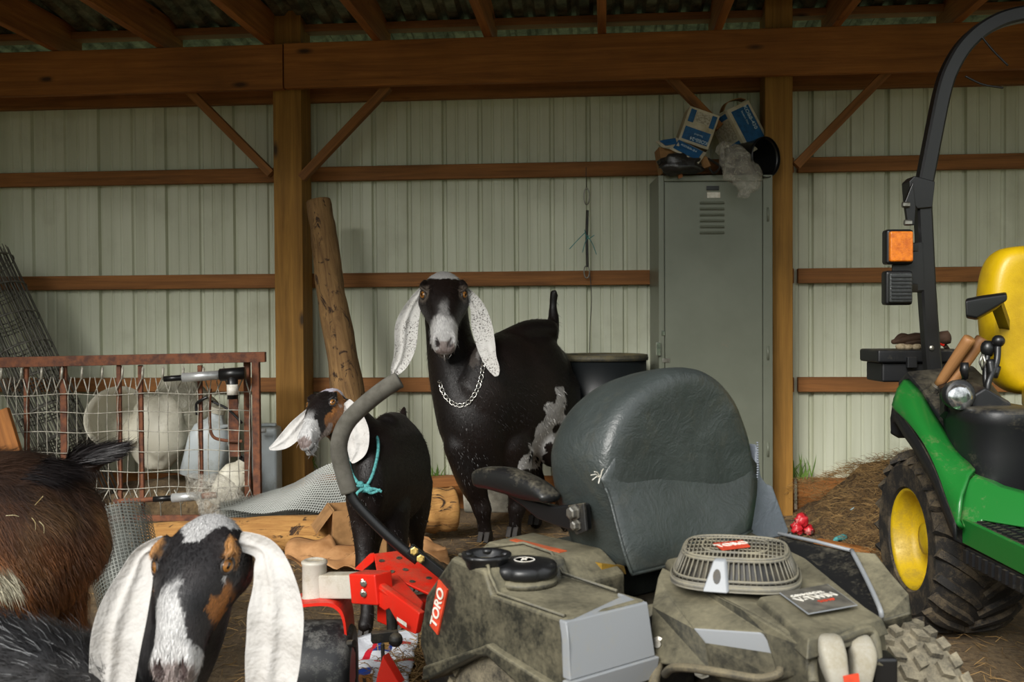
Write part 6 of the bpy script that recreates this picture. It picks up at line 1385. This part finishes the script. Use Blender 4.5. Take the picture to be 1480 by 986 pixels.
crumple('paper_sack', [PZ(450, 822, .03), PZ(520, 826, .03), PZ(520, 800, .05), PZ(468, 800, .06)], M['paper'], 'flatter strip of brown paper in front of the crumpled sheet', 'paper', .04, 9, seed=4)
crumple('paper_sack', [PZ(592, 795, .02), PZ(650, 818, .02), PZ(640, 790, .04), PZ(600, 775, .05)], M['paper'], 'torn brown paper on the dirt right of the goat kid', 'paper', .04, 9, seed=8)
bxo = thing('cardboard_box', PZ(510, 790, .0), 'small open cardboard box behind the legs of the goat kid', 'box')
c = PZ(512, 785, .0); Ybx = 4.35; b = MB(); w_, h_, d_ = .22, .22, .20; c = V((P(515, 760, Ybx).x, Ybx, 0)); exb = V((.95, .3, 0)).normalized(); eyb = V((-.3, .95, 0)).normalized()
for a_, s_, ax1 in ((-1, w_, exb), (1, w_, exb)): b.box(c+eyb*(a_*d_/2)+V((0, 0, h_/2)), w_, .006, h_, exb, eyb)
for a_ in (-1, 1): b.box(c+exb*(a_*w_/2)+V((0, 0, h_/2)), .006, d_, h_, exb, eyb)
b.box(c+V((0, 0, .004)), w_, d_, .006, exb, eyb); b.build('body', M['kraft'], bxo)
b = MB(); b.prism([c-exb*(w_/2)-eyb*(d_/2)+V((0, 0, h_)), c-exb*(w_/2)+eyb*(d_/2)+V((0, 0, h_)), c-exb*(w_/2+.07)+eyb*(d_/2)+V((0, 0, h_-.09)), c-exb*(w_/2+.07)-eyb*(d_/2)+V((0, 0, h_-.09))], V((.004, 0, .004))); b.build('flap', M['kraft'], bxo)
def feedmat():
    t = NT('feed_bag_print'); uv = t.n('TexCoord'); sx = t.n('SeparateXYZ'); t.l(uv.outputs['UV'], sx.inputs[0]); u, v = sx.outputs[0], sx.outputs[1]
    def box_(u0, u1, v0, v1, sk=0):
        uu = t.math('ADD', u, t.math('MULTIPLY', v, sk)) if sk else u
        return t.math('MULTIPLY', t.math('MULTIPLY', t.math('GREATER_THAN', uu, u0), t.math('LESS_THAN', uu, u1)), t.math('MULTIPLY', t.math('GREATER_THAN', v, v0), t.math('LESS_THAN', v, v1)))
    c = srgb('d6d8de')
    for bx_, col in ((box_(0, .42, 0, .38), '1f3f8e'), (box_(.02, .30, .18, .24), 'c8202c'), (box_(.42, .52, 0, .22), 'd6d8de'), (box_(.24, .46, .02, .28), 'c07a2c'), (box_(.30, .36, .08, .24), '241a14'), (box_(.35, .95, .46, .52, -.1), 'cc2234'), (box_(.78, .86, .20, .52, .5), 'cc2234'), (box_(.05, .16, .50, .9, -.3), 'cc2234'), (box_(.36, .62, .66, .95), '1f3f8e'), (box_(.44, .56, .70, .86), '8a6a3c'), (box_(.66, .90, .74, .80), 'cc2234')): c = t.mix(bx_, c, srgb(col))
    t.set(col=c, rough=.4); t.bump(t.noise(t.coord(), 20, 5), .01, .6); return t.m
M['feed'] = feedmat()
crumple('feed_bag', [PZ(492, 1010, .02), PZ(590, 1000, .02), PZ(606, 915, .03), PZ(512, 922, .03)], M['feed'], 'empty white feed bag with red and blue print on the dirt beside the mower', 'feed bag', .022, 8, seed=2, n=24)
# ================================================================ hay, litter
M['hay'] = pm('hay', '8f7144', '5c4527', 12, rough=.9); M['grass'] = pm('grass', '6f8f3c', '4f6f2a', 12, rough=.8)
def strands(name, gen, n, m, label, cat, seed=1, w=.0016):
    rng = random.Random(seed); b = MB()
    for _ in range(n):
        p, d, L = gen(rng); p = V(p); d = V(d).normalized()*L; s = d.cross(V((rng.uniform(-1, 1), rng.uniform(-1, 1), rng.uniform(-1, 1)))).normalized()*w; mid = p+d*.5+V((0, 0, rng.uniform(-.15, .25)*L)); o = len(b.v)
        b.v += [p-s, p+s, mid+s, mid-s, p+d+s*.4, p+d-s*.4]; b.f += [(o, o+1, o+2, o+3), (o+3, o+2, o+4, o+5)]
    return tag(b.build(name, m, None, norm=False), label, cat, None, 'stuff')
hz = lambda x, y: max(0, .30*math.exp(-((x-2.25)/.75)**2-((y-5.25)/.42)**2)+.14*math.exp(-((x-1.7)/.6)**2-((y-4.95)/.5)**2)+.03*noise.noise(V((x*4, y*4, 1))))
def haymat():
    t = NT('hay_bed'); co = t.coord('Object', (1, 1, 1)); n = t.noise(t.coord('Object', (40, 9, 18)), 1, 6, .7, 2.5); m = t.noise(t.coord('Object', (9, 44, 18)), 1, 6, .7, 2.5); c = t.mix(t.ramp(n, .42, .62), srgb('4a3722'), srgb('8c6c40')); c = t.mix(t.ramp(m, .52, .66), c, srgb('a88a56')); t.set(col=c, rough=.95); t.bump(t.math('ADD', n, m), .03, .8); return t.m
M['hay_bed'] = haymat()
heap('hay_heap', hz, 1.38, 3.5, 4.3, 5.52, M['hay_bed'], 'brown heap of old hay against the wall between the locker and the tractor', 70, cat='hay')
def hg(r):
    x = r.uniform(1.42, 3.4); y = r.uniform(4.2, 5.46); z = max(.0, hz(x, y)*min(1, max(0, 6*(5.52-y)/1.22)))+r.uniform(-.012, .010); y -= .089*x; a = r.uniform(0, 6.28); return (x, y, z), (math.cos(a), math.sin(a), r.uniform(-.15, .35)), r.uniform(.03, .08)
strands('hay', hg, 14000, M['hay'], 'loose hay stems strewn over the heap and dirt on the right', 'hay', 2, .0009)
def sg(r):
    x = r.uniform(-1.6, 2.6); y = r.uniform(1.6, 5.2); a = r.uniform(0, 6.28); z = .02*noise.noise(V((x*1.7, y*1.7, 0)))-.006
    return (x, y, z+.004), (math.cos(a), math.sin(a), r.uniform(-.02, .10)), r.uniform(.03, .09)
strands('straw', sg, 9000, M['hay'], 'bits of straw scattered over the dirt floor', 'straw', 5, .0012)
def fg(r):
    x = r.gauss(P(610, 960, 2.9).x, .07); y = r.gauss(2.9, .12); a = r.uniform(0, 6.28); return (x, y, r.uniform(0, .035)), (math.cos(a), math.sin(a), r.uniform(-.1, .4)), r.uniform(.03, .08)
strands('hay', fg, 1500, M['hay'], 'small clump of hay on the dirt beside the feed bag', 'hay', 8, .0012)
def mk_grass(x, y, label, seed, off=.10, n=26, h=.11):
    rng = random.Random(seed); b = MB(); c = PW(x, y, off)
    for _ in range(n):
        p = c+V((rng.gauss(0, .03), rng.uniform(-.02, .02), rng.uniform(-.02, .0))); d = V((rng.gauss(0, .35), rng.uniform(-.4, .1), 1)).normalized()*h*rng.uniform(.5, 1.2); s = V((.004, 0, 0)); o = len(b.v)
        b.v += [p-s, p+s, p+d*.6+s*.8, p+d*.6-s*.8, p+d+V((rng.gauss(0, .012), 0, -.008))]; b.f += [(o, o+1, o+2, o+3), (o+3, o+2, o+4)]
    tag(b.build('grass_tuft', M['grass'], None, norm=False), label, 'grass')
mk_grass(625, 697, 'green grass tuft at the foot of the wall between the two black goats', 1); mk_grass(1154, 690, 'green grass tuft at the foot of the right timber column', 2, .05, 18, .14); mk_grass(445, 675, 'faint green tuft beside the left timber column', 3, .08, 14, .09)
# red plastic flower and teal scraps
fl_ = thing('plastic_flower', P(1158, 772, 4.75), 'crumpled red and white plastic scrap on the hay beside the mower', 'scrap')
for x, y, s in ((1158, 752, 1), (1152, 764, .9), (1168, 766, .8)):
    b = MB(); b.ball(V((0, 0, 0)), 1, 9); c = P(x, y, 4.75)
    for i, p in enumerate(b.v): b.v[i] = c+p*(.030*s*(1+.6*noise.noise(p*2.2+V((x, 0, 0)))))
    b.build('petal', pm('red_film%d' % x, 'b8202a', 'd8b0a8', 30, rough=.4, a=.55, b=.7), fl_, smooth=True)
b = MB(); b.tube(cr([P(1205, 783, 4.55), P(1212, 778, 4.56), P(1224, 776, 4.57)], 4), [.006, .008, .012, .012, .012, .014, .016, .014, .008], 8); tag(b.build('twine_scrap', M['rope'], None, smooth=True), 'teal scrap of twine on the hay near the tractor tyre', 'scrap')
b = MB(); b.tube(cr([P(1228, 741, 4.80), P(1232, 736, 4.80), P(1240, 733, 4.80)], 4), .006, 6); tag(b.build('hose_scrap', pm('pale_blue_scrap', '8fa8ac', rough=.6), None, smooth=True), 'pale curved scrap lying higher on the hay heap', 'scrap')
b = MB(); b.beam(P(1180, 784, 4.50), P(1262, 800, 4.32), .06, .03); tag(b.build('wood_scrap', M['timber'], None, bevel=.004), 'piece of orange-brown timber lying on the hay behind the mower', 'wood')
